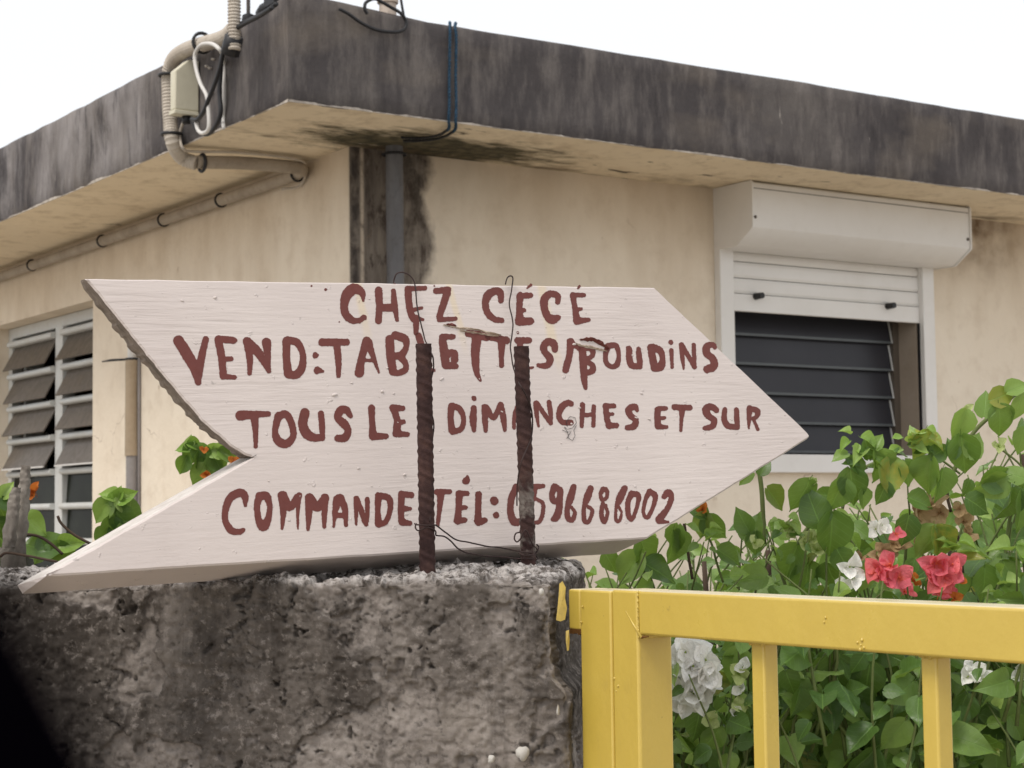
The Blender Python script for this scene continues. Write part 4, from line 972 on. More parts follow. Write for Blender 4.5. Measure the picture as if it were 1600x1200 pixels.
wire([RW_(812, 832, .004), RW_(806, 834, 0), RW_(804, 842, 0), RW_(808, 847, .002), RW_(814, 842, .006), RW_(822, 828, .0095), RW_(832, 850, .0095), RW_(840, 858, .004), RW_(836, 866, .007), RW_(820, 868, .0098), RW_(810, 864, .004)], 'short wire twisted in a loop round the foot of the right rod')

# ---------------------------------------------------------------- yellow gate and post
def yellow():
    n = N('yellow_gloss_paint', .30, .5); X, Y, Z = n.xyz()
    c = n.mix(n.rng(n.noise(7, 6), .3, .7), (.590, .432, .075), (.525, .372, .056))
    c = n.mix(n.math('MULTIPLY', n.rng(n.noise(120, 3), .74, .78), .8), c, (.12, .07, .03))
    c = n.mix(n.math('MULTIPLY', n.rng(n.noise(22, 7, n.co((1, 1, .4)), rough=.7), .60, .74), .35), c, (.36, .25, .06))
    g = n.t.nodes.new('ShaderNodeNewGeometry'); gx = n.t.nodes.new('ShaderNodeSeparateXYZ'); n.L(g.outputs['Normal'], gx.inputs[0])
    c = n.mix(n.math('MULTIPLY', n.math('MULTIPLY', n.rng(gx.outputs[2], .75, .95), n.rng(n.noise(30, 5), .2, .5)), .62), c, (.74, .70, .55))   # glare on upward faces, put into the colour as a chalky tint
    sc_ = n.noise(34, 8, n.co((1, 1, .5), loc=(3, 1, 0)), rough=.75); c = n.mix(n.math('MULTIPLY', n.rng(sc_, .66, .70), .7), c, (.20, .12, .045))
    c = n.mix(n.math('MULTIPLY', n.rng(n.noise(6, 7, n.co((1, 1, .5)), rough=.65), .50, .75), .30), c, (.47, .31, .05))
    n.color(c); n.rough(n.rng(n.noise(14, 5), .3, .7, .24, .42)); n.bump(n.noise(42, 5, n.co((1, 1, .5))), .0016, .6).bump(n.noise(200, 4), .0003, .6)
    n.b.inputs['Coat Weight'].default_value = .6; n.b.inputs['Coat Roughness'].default_value = .38; return n.m
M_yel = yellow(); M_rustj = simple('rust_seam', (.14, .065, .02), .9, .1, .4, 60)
G = W(954, 921, 1.47); gd = -LV; gn = RV; up_ = np.array([0, 0, 1.]); TS = .0344
gate = empty('yellow_gate', G - up_ * (G[2] - .05)); tag(gate, 'yellow painted metal gate of square bars in front of the bougainvillea', 'gate')
go = G - up_ * (G[2] - .05)
def gm(px, py, off=0.0): p = hit(px, py, G + gn * off, gn) - G; return p @ gd, p[2]
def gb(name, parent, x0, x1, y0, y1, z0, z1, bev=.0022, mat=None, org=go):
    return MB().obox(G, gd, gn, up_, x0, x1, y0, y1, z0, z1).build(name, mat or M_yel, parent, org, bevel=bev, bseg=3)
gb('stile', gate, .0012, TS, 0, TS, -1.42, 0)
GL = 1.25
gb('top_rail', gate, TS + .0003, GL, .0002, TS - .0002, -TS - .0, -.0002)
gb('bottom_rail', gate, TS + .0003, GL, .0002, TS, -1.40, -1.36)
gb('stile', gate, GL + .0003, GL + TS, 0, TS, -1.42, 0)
mb1 = gm(1176, 1100, .0110)[0]; mb2 = gm(1441, 1100, .0110)[0]; sp_ = mb2 - mb1
k_ = 0
while mb1 + k_ * sp_ < GL - .03:
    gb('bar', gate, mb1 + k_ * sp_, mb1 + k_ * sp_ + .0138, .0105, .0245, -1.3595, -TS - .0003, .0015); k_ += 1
# weld seams: mitre at the corner, beads under each bar
wm = MB()
wm.tube([G + gd * (TS + .004) + gn * .0006 - up_ * (TS + .002), G + gd * (TS - .006) + gn * .0003 - up_ * (TS - .008), G + gd * (TS - .015) + gn * .0001 - up_ * (TS - .018)], [.0014, .0009, .0003], 6)
wm.tube([G + gd * (TS + .001) - up_ * (TS + .001) + gn * .001, G + gd * (TS + .001) - up_ * (TS + .001) + gn * (TS - .002)], .0022, 6)
rr = random.Random(77)
for i in range(16):
    f_ = i / 15; wm.tube([G + gd * (TS + .0004) + gn * .0003 - up_ * (f_ * TS), G + gd * (TS + .0006) + gn * .0003 - up_ * (f_ * TS + .0030)], [.0009 * rr.uniform(.6, 1.2), .0007 * rr.uniform(.5, 1.2)], 6)
for b_i in range(4):
    b0_ = mb1 + b_i * sp_
    for i in range(7): wm.tube([G + gd * (b0_ + i * .0021) + gn * .0100 - up_ * (TS + .0012 * rr.random()), G + gd * (b0_ + .0022 + i * .0021) + gn * .0100 - up_ * (TS + .0005)], [.0016 * rr.uniform(.6, 1.2), .0013 * rr.uniform(.6, 1.2)], 6)
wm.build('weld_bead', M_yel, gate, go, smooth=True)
rt_ = MB().tube([G + gd * (TS + .0035) - up_ * (TS + .0018) + gn * .001, G + gd * (TS + .012) - up_ * (TS + .0008) + gn * .001], [.0011, .0005], 6); rt_.build('rust_seam', M_rustj, gate, go, smooth=True)
dr = MB(); rr = random.Random(9)
for px, py in ((905 + 3, 972), (1290, 965), (1288, 972), (1347, 1000), (1345, 1008), (1350, 1012), (1344, 1015), (910, 948), (960, 1060), (966, 1072), (963, 1080), (1340, 1004)):
    m_, z_ = gm(px, py); c_ = G + gd * m_ + up_ * z_; r_ = rr.uniform(.0008, .0014)
    dr.tube([c_ + gn * .0004, c_ - gn * r_ * .5, c_ - gn * r_ * .8], [r_, r_ * .8, r_ * .3], 8)
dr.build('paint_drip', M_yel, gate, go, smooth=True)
post = empty('gate_post', go - gd * .03); po_ = go - gd * .03
tag(post, 'narrow yellow hinge post between the concrete wall and the gate', 'post')
pm = gm(907, 1100)[0]
gb('post_body', post, pm, -.0012, .0008, TS, -1.50, -.0012, .002, None, po_)
pm2 = gm(886, 950)[0]
gb('wall_bracket', post, pm2, pm - .0002, .0012, TS - .002, -.0346, -.0012, .002, None, po_)
rs = MB()
for i in range(9):
    a_ = pm2 + .002 + (pm - pm2 - .002) * i / 9; rs.obox(G, gd, gn, up_, a_, a_ + .0024, .0008, .012, -.0364 - rr.uniform(0, .0018), -.0336)
rs.build('rust_edge', M_rustj, post, po_)
MB().obox(G, gd, gn, up_, -.0011, .0011, .004, TS - .004, -1.42, -.003).build('hinge_gap_strip', M_yelp, post, po_)

# ---------------------------------------------------------------- foliage
def leaf_mat(name, a, b, c_):
    n = N(name, .36, .5); uv = n.t.nodes.new('ShaderNodeUVMap'); sx = n.t.nodes.new('ShaderNodeSeparateXYZ'); n.L(uv.outputs[0], sx.inputs[0]); U, V = sx.outputs[0], sx.outputs[1]
    oi = n.t.nodes.new('ShaderNodeObjectInfo'); rnd = n.math('FRACT', n.math('ADD', oi.outputs['Random'], n.attr('rnd')))
    c = n.ramp(rnd, [(.0, a), (.5, b), (1., c_)])
    au = n.math('ABSOLUTE', n.math('SUBTRACT', U, .5))
    yl = n.math('MULTIPLY', n.rng(n.math('FRACT', n.math('MULTIPLY', rnd, 7.31)), .95, .97), n.rng(n.noise(4, 4), .35, .6)); c = n.mix(n.math('MULTIPLY', yl, .75), c, (.42, .36, .06))
    mid = n.rng(au, .022, .008)
    side = n.rng(n.math('ABSOLUTE', n.math('SUBTRACT', n.math('FRACT', n.math('MULTIPLY', n.math('SUBTRACT', V, n.math('MULTIPLY', au, .75)), 6.5)), .5)), .06, .02)
    side = n.math('MULTIPLY', side, n.rng(au, .46, .30))
    vein = n.math('MAXIMUM', mid, n.math('MULTIPLY', side, .55))
    cv = n.mix(n.math('MULTIPLY', vein, .42), c, tuple(min(1, x * 1.9 + .02) for x in b))
    nz_ = n.noise(3, 5, n.co((1, 1, 1), 'Object')); cv = n.mix(n.math('MULTIPLY', n.rng(nz_, .4, .7), .25), cv, tuple(x * .6 for x in a))
    n.color(cv); n.bump(n.math('SUBTRACT', 1.0, vein), .002, .35)
    tr = n.t.nodes.new('ShaderNodeBsdfTranslucent'); mx = n.t.nodes.new('ShaderNodeMixShader'); mx.inputs[0].default_value = .38
    tcol = n.mix(.5, cv, (.34, .48, .05)); n.L(tcol, tr.inputs[0]); n.L(n.b.outputs[0], mx.inputs[1]); n.L(tr.outputs[0], mx.inputs[2])
    n.L(mx.outputs[0], n.t.nodes['Material Output'].inputs[0]); return n.m
M_leaf = leaf_mat('bougainvillea_leaf', (.058, .125, .030), (.125, .230, .046), (.245, .370, .085))
M_leafy = leaf_mat('young_leaf', (.20, .34, .06), (.28, .44, .09), (.38, .52, .16))
def petal_mat(name, a, b, tr_=.4):
    n = N(name, .6, .2); oi = n.t.nodes.new('ShaderNodeObjectInfo'); uv = n.t.nodes.new('ShaderNodeUVMap'); sx = n.t.nodes.new('ShaderNodeSeparateXYZ'); n.L(uv.outputs[0], sx.inputs[0])
    c = n.mix(n.rng(sx.outputs[1], .02, .35), b, a); c = n.mix(n.math('MULTIPLY', oi.outputs['Random'], .35), c, b)
    vein = n.rng(n.math('ABSOLUTE', n.math('SUBTRACT', sx.outputs[0], .5)), .02, .006); c = n.mix(n.math('MULTIPLY', vein, .3), c, tuple(x * .6 for x in a))
    n.color(c); n.bump(n.noise(5, 4), .01, .4)
    t_ = n.t.nodes.new('ShaderNodeBsdfTranslucent'); mx = n.t.nodes.new('ShaderNodeMixShader'); mx.inputs[0].default_value = tr_; n.L(c, t_.inputs[0]); n.L(n.b.outputs[0], mx.inputs[1]); n.L(t_.outputs[0], mx.inputs[2])
    n.L(mx.outputs[0], n.t.nodes['Material Output'].inputs[0]); return n.m
M_pink = petal_mat('coral_pink_bract', (.84, .20, .26), (.84, .20, .11)); M_cream = petal_mat('white_bract', (.96, .955, .93), (.90, .90, .78), .3); M_pale = petal_mat('pale_green_bract', (.55, .62, .28), (.36, .48, .10))
M_orange = petal_mat('orange_bract', (.62, .20, .035), (.50, .12, .03)); M_dry = petal_mat('dried_bract', (.50, .36, .20), (.33, .19, .085), .25)
M_stem = dirty('green_stem', (.13, .17, .055), (.09, .085, .04), .6, .6, .2, 40); M_bark = dirty('grey_bark', (.33, .30, .26), (.065, .05, .042), 1.0, .95, .1, 28, (1, 1, .5), .003, 60)
M_twig = dirty('brown_twig', (.085, .06, .045), (.04, .028, .022), .5, .9, .1, 40)

def leaf_arrays(nl, nw, shape, fold, droop, wav, seed, petiole=.16):
    rr_ = random.Random(seed); V = []; UV = []; fs = []; ph = rr_.uniform(0, 6)
    TT = (0, .035, .10, .20, .32, .45, .58, .70, .81, .91, 1.0) if nl > 5 else (0, .06, .22, .45, .70, .88, 1.0)
    nl = len(TT) - 1
    for i in range(nl + 1):
        t = TT[i]
        if shape == 'leaf': wd = float(np.interp(t, (0, .035, .10, .20, .32, .45, .58, .70, .81, .91, 1), (.05, .18, .30, .375, .395, .375, .32, .235, .14, .055, .003)))
        else: wd = float(np.interp(t, (0, .10, .20, .32, .45, .58, .70, .81, .91, 1), (.06, .22, .33, .42, .455, .44, .37, .27, .15, .02)))
        for j in range(nw + 1):
            s_ = j / nw * 2 - 1; x = s_ * wd
            y = t - (.07 * abs(s_) ** 1.5 * (1 - t) ** 3 if shape == 'leaf' else 0)
            z = fold * abs(s_) * wd * 1.6 - droop * t * t + wav * math.sin(t * 9 + ph + s_ * 2.2) * abs(s_) + .015 * math.sin(t * 17 + s_ * 5 + ph)
            V.append((x, y, z)); UV.append((.5 + s_ * wd, t))
    for i in range(nl):
        for j in range(nw):
            a = i * (nw + 1) + j; fs.append((a, a + 1, a + nw + 2, a + nw + 1))
    if petiole:
        o_ = len(V)
        for (yy, zz, r_) in ((0.03, .0, .012), (-petiole * .5, .012, .010), (-petiole, .05, .013)):
            for k_ in range(3): V.append((r_ * math.cos(k_ * 2.094), yy, zz + r_ * math.sin(k_ * 2.094))); UV.append((.5, .0))
        for i in range(2):
            for k_ in range(3): a = o_ + i * 3 + k_; b = o_ + i * 3 + (k_ + 1) % 3; fs.append((a, b, b + 3, a + 3))
    return np.array(V), UV, fs
def leaf_mesh(name, mat, *a):
    V, UV, fs = leaf_arrays(*a); me = bpy.data.meshes.new(name); me.from_pydata(V.tolist(), [], fs)
    uvl = me.uv_layers.new(name='UVMap'); idx = np.zeros(len(me.loops), int); me.loops.foreach_get('vertex_index', idx); uvl.data.foreach_set('uv', np.array(UV)[idx].ravel())
    me.polygons.foreach_set('use_smooth', [True] * len(fs)); me.materials.append(mat); return me
LEAF = [leaf_mesh('leaf', M_leaf, 7, 6, 'leaf', f, d, w_, s_) for f, d, w_, s_ in ((.25, .10, .03, 1), (.10, .25, .05, 2), (.35, .18, .02, 3), (.05, .05, .04, 4), (.5, .3, .03, 5), (-.10, .35, .03, 6), (.65, .42, .05, 11), (.2, .55, .06, 12), (.4, -.12, .05, 13), (-.2, .15, .07, 14))]
YOUNG = [leaf_mesh('young_leaf', M_leafy, 6, 4, 'leaf', f, d, w_, s_) for f, d, w_, s_ in ((.6, .25, .03, 7), (.3, -.1, .05, 8), (.8, .35, .02, 9))]
STUFF = [leaf_arrays(5, 4, 'leaf', f, d, w_, s_, 0) for f, d, w_, s_ in ((.25, .15, .03, 1), (.1, .25, .05, 2), (.4, .2, .02, 3))]
BR = {k: [leaf_mesh('bract', m_, 6, 5, 'bract', ff_, dd_, ww_, s_, 0) for ff_, dd_, ww_, s_ in ((.25, -.25, .06, 1), (.1, .05, .10, 2), (.35, -.45, .05, 3), (.5, .2, .09, 4), (-.1, -.15, .11, 5))] for k, m_ in (('pink', M_pink), ('cream', M_cream), ('pale', M_pale), ('orange', M_orange), ('dry', M_dry))}
def frame_m(pos, tip, nrm, s_):
    tip = np.asarray(tip, float); tip /= np.linalg.norm(tip); nrm = np.asarray(nrm, float); nrm = nrm - tip * (nrm @ tip); nrm /= np.linalg.norm(nrm) + 1e-9; x = np.cross(tip, nrm)
    M_ = Matrix.Identity(4)
    for i in range(3): M_[i][0] = x[i] * s_; M_[i][1] = tip[i] * s_; M_[i][2] = nrm[i] * s_; M_[i][3] = pos[i]
    return M_
class Plant:
    def __init__(s, name, loc, label, cat='bougainvillea', seed=1):
        s.loc = np.array(loc, float); s.root = empty(name, s.loc); tag(s.root, label, cat); s.r = random.Random(seed)
        s.stems = MB(); s.wood = MB(); s.q = []; s.nf = 0
    def put(s, me, name, M_):
        o = bpy.data.objects.new(name, me); col.objects.link(o); o.parent = s.root; M2 = M_.copy(); M2.translation -= Vector(s.loc); o.matrix_basis = M2; return o
    def leaf(s, pos, tip, nrm, size, young=False): s.q.append((np.array(pos, float), np.array(tip, float), np.array(nrm, float), size, young))
    def rleaf(s, pos, out, size, young=False):
        r = s.r; side = np.array([r.gauss(0, .6), r.gauss(-.25, .45), r.uniform(-1.3, .1)]) + np.asarray(out) * .5
        nrm = np.array([r.gauss(0, .55), -.75 + r.gauss(0, .3), .55 + r.gauss(0, .35)]); s.leaf(pos, side, nrm, size, young)
    def shoot(s, pts, r0, leaves=10, size=.05, start=.25, young_tip=True, wood=False, n=8):
        P = smooth_path(pts, n); N_ = len(P); (s.wood if wood else s.stems).tube(P, [r0 * (1 - .7 * i / N_) for i in range(N_)], 6)
        d = np.r_[0, np.cumsum([np.linalg.norm(P[i + 1] - P[i]) for i in range(N_ - 1)])]; A = np.array(P)
        for k_ in range(leaves):
            f = start + (1 - start) * (k_ + .5) / leaves; q = d[-1] * f; p = np.array([np.interp(q, d, A[:, i]) for i in range(3)])
            t = np.array([np.interp(min(q + .01, d[-1]), d, A[:, i]) for i in range(3)]) - np.array([np.interp(max(q - .01, 0), d, A[:, i]) for i in range(3)]); t /= np.linalg.norm(t) + 1e-9
            ang = k_ * 2.4 + s.r.uniform(-.5, .5); a = np.cross(t, [0, 1, .1]); a /= np.linalg.norm(a) + 1e-9; b = np.cross(t, a); out = a * math.cos(ang) + b * math.sin(ang)
            sz = size * (1.15 - .65 * max(0, f - .5) / .5) * s.r.uniform(.55, 1.3)
            s.rleaf(p + out * .012 + t * .005, out * 1.1 + t * .4, sz, young_tip and f > .86)
    def rosette(s, c, size, nleaf=7, young=True):
        for k_ in range(nleaf):
            a = k_ * 2.4; out = np.array([math.cos(a), math.sin(a) * .7, 0]); q = k_ / nleaf
            s.leaf(c + out * .004 - up_ * q * .012, out + up_ * (.7 - 1.5 * q), up_ * .8 - out * .2 + np.array([0, -.6, 0]), size * (.35 + .65 * q), young and q < .6)
    def flower(s, c, size, kind, nb=3, spread=.9, mid=None):
        r = s.r; ax = np.array([r.gauss(0, .3), -.8, r.uniform(-.1, .5)]); ax /= np.linalg.norm(ax)
        core = MB(); core.tube([c - ax * size * .1, c + ax * size * .25, c + ax * size * .33], [size * .035, size * .028, size * .06], 6)
        core.tube([c - ax * size * .1, c - ax * size * .35 - up_ * size * .3], size * .02, 5)
        fo = core.build('flower', {'pink': M_pink, 'cream': M_pale, 'pale': M_pale, 'orange': M_orange, 'dry': M_dry}[kind], s.root, s.loc, smooth=True)
        a = np.cross(ax, [0, 0, 1]); a /= np.linalg.norm(a); b = np.cross(ax, a); ph = r.uniform(0, 6)
        for k_ in range(nb):
            t = ph + k_ * 2 * math.pi / nb + r.gauss(0, .2); out = a * math.cos(t) + b * math.sin(t); tip = out * spread + ax * r.uniform(.25, .7)
            o = bpy.data.objects.new('bract', r.choice(BR[kind])); col.objects.link(o); o.parent = fo; M_ = frame_m(c - s.loc, tip, ax - out * .3 + np.array([r.gauss(0, .2) for _ in range(3)]), size * r.uniform(.8, 1.1)); o.matrix_basis = M_
        return fo
    def cluster(s, c, rad, size, kind, n, nb=3):
        for i in range(n):
            d_ = np.array([s.r.gauss(0, 1), s.r.gauss(0, .7), s.r.gauss(0, 1)]); d_ *= rad * s.r.uniform(.3, 1) / np.linalg.norm(d_); s.flower(c + d_, size * s.r.uniform(.8, 1.15), kind, nb)
    def finish(s, limit=290):
        def sc_(q): x, d_ = q[0][0], q[0] - EYE; z = d_ @ FW; vis = abs(800 + FPX * (d_ @ RT) / z - 800) < 850; return (z if vis else z + 5) - q[3] * 8 - (.5 if q[4] else 0)
        Q = sorted(s.q, key=sc_)
        for pos, tip, nrm, size, young in Q[:limit]:
            s.put(s.r.choice(YOUNG if young else LEAF), 'young_leaf' if young else 'leaf', frame_m(pos, tip, nrm, size))
        rest = Q[limit:]
        if rest:
            Vs, Fs, UVs, Rn = [], [], [], []; o_ = 0
            for pos, tip, nrm, size, young in rest:
                V, UV, fs = s.r.choice(STUFF); M_ = np.array(frame_m(pos - s.loc, tip, nrm, size)); Vs.append(V @ M_[:3, :3].T + M_[:3, 3]); Fs += [tuple(i + o_ for i in f) for f in fs]; UVs += UV; Rn += [s.r.random()] * len(V); o_ += len(V)
            me = bpy.data.meshes.new('inner_leaves'); me.from_pydata(np.concatenate(Vs).tolist(), [], Fs); uvl = me.uv_layers.new(name='UVMap'); idx = np.zeros(len(me.loops), int); me.loops.foreach_get('vertex_index', idx); uvl.data.foreach_set('uv', np.array(UVs)[idx].ravel())
            at = me.attributes.new('rnd', 'FLOAT', 'POINT'); at.data.foreach_set('value', Rn); me.polygons.foreach_set('use_smooth', [True] * len(Fs)); me.materials.append(M_leaf)
            o = bpy.data.objects.new('inner_leaves', me); col.objects.link(o); o.parent = s.root; o['kind'] = 'stuff'
        if s.stems.v: s.stems.build('stem', M_stem, s.root, s.loc, smooth=True)
        if s.wood.v: s.wood.build('woody_stem', M_twig, s.root, s.loc, smooth=True)
# soil bed under the bushes
MB().box(-2.2, 3.4, 1.95, 4.4, .0, .10).build('flower_bed', soil_mat())['kind'] = 'structure'
SIL = [(860, 905), (900, 880), (940, 865), (1000, 850), (1060, 820), (1130, 815), (1200, 800), (1290, 765), (1350, 740), (1420, 760), (1480, 740), (1540, 700), (1600, 650), (1700, 620), (1900, 600)]
def sil(x): return float(np.interp(x, [a for a, _ in SIL], [b for _, b in SIL]))
rootA, rootB = np.array([.28, 2.35, .1]), np.array([.60, 2.35, .1])
PA = Plant('white_bougainvillea', rootA, 'green leafy bush with a large white flower head seen through the gate near its hinge', seed=3)
PB = Plant('red_bougainvillea', rootB, 'green leafy bush with coral pink flowers above the gate at the right', seed=5)
def fill(pl, x0, x1, n, rs, size, ymin=0, dmin=0, ymax=0):
    r = random.Random(rs); base_ = pl.loc
    for i in range(n):
        x = r.uniform(x0, x1); top_ = sil(x); d_ = r.choice((r.uniform(1.84, 2.15), r.uniform(2.0, 2.5), r.uniform(2.3, 2.8)))
        y = top_ + 8 + (1290 - top_) * r.random() ** .9
        if d_ > 2.2: y = max(y, top_ + 25)
        if ymax: y = top_ - 4 + (ymax - top_) * r.random()
        if y < ymin: y = ymin + r.uniform(0, 260)
        d_ = max(d_, dmin + r.uniform(0, .3)) if dmin else d_
        tip = W(x, y, d_)
        if tip[1] < 1.0: continue
        lean = np.array([r.gauss(0, .07), r.gauss(.03, .05), 0]); st_ = tip - np.array([r.gauss(0, .05), r.gauss(-.05, .06), r.uniform(.16, .30)])
        midp = (tip + st_) / 2 + np.array([r.gauss(0, .02), r.gauss(0, .02), .02])
        pl.shoot([st_, midp, tip], .0022, r.randint(5, 8), size * r.uniform(.8, 1.15), .05, young_tip=r.random() < .5, n=4)
fill(PA, 885, 1275, 150, 1, .037)
fill(PB, 1250, 1840, 240, 2, .039)
fill(PA, 900, 1275, 110, 11, .050, 990, 2.05)
fill(PB, 1240, 1840, 180, 12, .054, 1000, 2.05)
fill(PA, 905, 1275, 70, 21, .030, 0, 0, 960)
fill(PB, 1250, 1640, 95, 22, .031, 0, 0, 960)
# main woody limbs
for pl, xs in ((PA, (930, 1010, 1100, 1200)), (PB, (1290, 1380, 1480, 1600, 1720))):
    for i, x in enumerate(xs):
        t_ = W(x, sil(x) + 60, 2.1 + .1 * (i % 3)); b_ = pl.loc + np.array([(i - 1.5) * .03, 0, 0]); pl.wood.tube(smooth_path([b_, (b_ * .6 + t_ * .4) + np.array([0, .05, .1]), (b_ * .2 + t_ * .8) + up_ * .05, t_], 6), [.011 * (1 - .7 * k_ / 18) for k_ in range(19)], 6)
def pxs(pts, d0, d1=None):
    d1 = d0 if d1 is None else d1; n = len(pts); return [W(x, y, d0 + (d1 - d0) * i / (n - 1)) for i, (x, y) in enumerate(pts)]
def F(pl, px, py, d, L_, ang, face=0, young=False):
    """explicit leaf: tip points along image angle 'ang' (deg, 0 = right, -90 = down); face tilts it sideways"""
    a = math.radians(ang); tip = RT * math.cos(a) + UP * math.sin(a) + FW * .15; nrm = -FW + UP * .35 + RT * face
    pl.leaf(W(px, py, d) - tip / np.linalg.norm(tip) * L_ * d / FPX * .5, tip, nrm + RT * pl.r.gauss(0, .25) + UP * pl.r.gauss(0, .25), L_ * d / FPX * 1.02, young)
# arching shoots above the gate (stems)
PB.stems.tube(smooth_path(pxs([(1240, 860), (1262, 825), (1290, 790), (1312, 762), (1345, 735), (1372, 722), (1400, 716)], 2.0), 5), .0024, 6)
PB.stems.tube(smooth_path(pxs([(1465, 790), (1486, 745), (1505, 705), (1522, 675), (1545, 652), (1572, 628), (1600, 606), (1640, 585)], 2.0), 5), .0026, 6)
PB.wood.tube(smooth_path(pxs([(1486, 800), (1480, 775), (1482, 760)], 2.02), 4), .0018, 6)
PB.stems.tube(smooth_path(pxs([(1500, 740), (1480, 725), (1462, 712)], 2.0), 5), .0013, 5)
PB.stems.tube(smooth_path(pxs([(1610, 745), (1590, 722), (1562, 700)], 2.05), 5), .0013, 5)
PB.stems.tube(smooth_path(pxs([(1565, 910), (1572, 860), (1578, 810), (1590, 770)], 1.95), 5), .0020, 6)
PB.wood.tube(smooth_path(pxs([(1505, 900), (1500, 850), (1492, 830)], 1.95), 5), .0016, 6)
PA.stems.tube(smooth_path(pxs([(1194, 850), (1192, 800), (1190, 765), (1186, 735)], 2.02), 5), .0028, 6)
PA.wood.tube(smooth_path(pxs([(1082, 905), (1076, 870), (1072, 838), (1069, 818)], 1.98), 5), .0018, 6)
PA.stems.tube(smooth_path(pxs([(1130, 910), (1120, 880), (1112, 850), (1100, 830)], 1.98), 5), .0014, 6)
for a in ((1195, 728, 32, 60), (1165, 748, 30, -140), (1212, 780, 46, -50), (1098, 822, 44, -100), (1118, 825, 50, -48), (1088, 800, 36, 150), (1058, 842, 46, -95), (1160, 812, 44, 120), (1175, 820, 50, 60), (985, 890, 60, -120), (1012, 870, 62, -70), (955, 880, 40, -60), (1032, 895, 60, -30), (1052, 858, 60, -90), (1180, 850, 40, -90), (1235, 880, 62, -110), (1140, 870, 46, -30), (1262, 912, 66, -90), (1300, 910, 60, -75), (1170, 905, 56, -170)):
    F(PA, a[0], a[1], 1.97, a[2], a[3], ((a[0] * 7) % 5 - 2) * .2)
for a in ((1254, 778, 60, -110, .3), (1270, 790, 66, 110, -.5), (1300, 838, 76, -88, .05), (1332, 762, 62, -82, 0), (1308, 775, 58, -110, .3), (1333, 722, 40, 130, .2), (1355, 700, 36, 95, .2), (1372, 690, 30, 60, 0), (1372, 730, 56, -80, .4), (1390, 745, 60, -92, -.1), (1350, 780, 34, -85, .4), (1378, 772, 40, -110, .3),
          (1418, 740, 44, -75, .3), (1440, 700, 56, -100, .4), (1470, 705, 40, 30, .3), (1450, 745, 62, -100, -.3), (1470, 760, 56, -95, .3), (1500, 665, 52, -110, .5), (1506, 712, 66, -80, -.1), (1486, 700, 34, 100, .3), (1524, 695, 46, 60, .3), (1540, 630, 44, 80, -.1), (1565, 660, 56, -78, .25), (1568, 618, 46, 20, .2), (1592, 640, 50, -100, .4), (1590, 605, 40, 25, .3), (1596, 690, 44, -100, .1), (1545, 760, 60, -150, .2), (1560, 745, 56, 20, .3),
          (1575, 790, 60, -100, .3), (1597, 800, 70, -88, 0), (1530, 790, 50, -30, .3), (1415, 830, 52, -100, .3), (1450, 850, 60, -120, .3), (1470, 850, 60, -70, .2), (1440, 785, 46, -20, .5), (1580, 740, 44, 160, .3), (1320, 880, 50, -60, .2), (1350, 905, 50, -100, .3), (1540, 915, 60, -85, .2), (1580, 900, 56, -60, .3), (1500, 920, 46, -80, .3),
          (1312, 1060, 86, -88, .05), (1355, 1070, 70, -95, -.2), (1390, 1170, 74, -95, .1), (1345, 1100, 60, -70, .4), (1560, 1075, 66, -100, .2), (1310, 1110, 60, -120, .5), (1360, 1130, 64, -60, .3), (1500, 1110, 56, -110, .2), (1590, 1140, 50, -60, .1)):
    F(PB, a[0], a[1], 1.93, a[2], a[3], a[4])
for a in ((1090, 1130, 66, -100, .1), (1148, 1040, 60, -100, .2), (1110, 1160, 56, -120, .3), (1150, 1130, 50, -80, .4), (1235, 1070, 46, -70, .3), (1245, 1100, 50, -100, .4), (1085, 1010, 56, -130, .1)):
    F(PA, a[0], a[1], 1.90, a[2], a[3], a[4])
for pl, x, y, s_ in ((PB, 1335, 690, 30), (PB, 1352, 712, 30), (PB, 1440, 682, 34), (PB, 1418, 695, 30), (PB, 1490, 860, 40), (PB, 1560, 925, 34), (PB, 1535, 1165, 42), (PA, 1225, 820, 24), (PA, 1100, 838, 26), (PB, 1235, 1060, 34), (PA, 1180, 950, 26), (PB, 1585, 860, 34), (PB, 1500, 1150, 34)):
    c_ = W(x, y, 1.93)
    for k_ in range(6):
        a = k_ * 2.4 + x; pl.leaf(c_ + RT * math.cos(a) * .007 + UP * (.004 * k_ - .012), RT * math.cos(a) * 1.1 + UP * (PA.r.uniform(-.7, .5)) - FW * .35, -FW * .5 + UP * .8 - RT * math.cos(a) * .2, s_ * 1.93 / FPX * PA.r.uniform(.45, 1.15), k_ > 1)
# flowers
def fl(pl, px, py, d, sz, kind, nb=3, spread=.9): return pl.flower(W(px, py, d), sz * (.80 if sz > 20 else 1) * d / FPX, kind, nb, spread)
for a in ((1372, 893, 34), (1392, 885, 38), (1405, 903, 36), (1382, 905, 34), (1462, 880, 40), (1478, 895, 40), (1470, 905, 38), (1485, 882, 34), (1452, 898, 30)): fl(PB, a[0], a[1], 1.90, a[2], 'pink', 4)
for a in ((1412, 925, 26), (1468, 928, 30), (1480, 925, 28), (1400, 835, 18)): fl(PB, a[0], a[1], 1.92, a[2], 'pink', 3)
for a in ((1428, 908, 14), (1497, 905, 16), (1490, 935, 16)): fl(PB, a[0], a[1], 1.9, a[2], 'orange', 3)
for a in ((1325, 885, 34), (1330, 905, 32), (1322, 915, 26)): fl(PB, a[0], a[1], 1.9, a[2], 'cream', 3)
for a in ((1375, 820, 30), (1368, 826, 26), (1520, 1050, 34), (1510, 1060, 30), (1535, 1062, 26), (1596, 1050, 26)): fl(PB, a[0], a[1], 1.9, a[2], 'cream', 3)
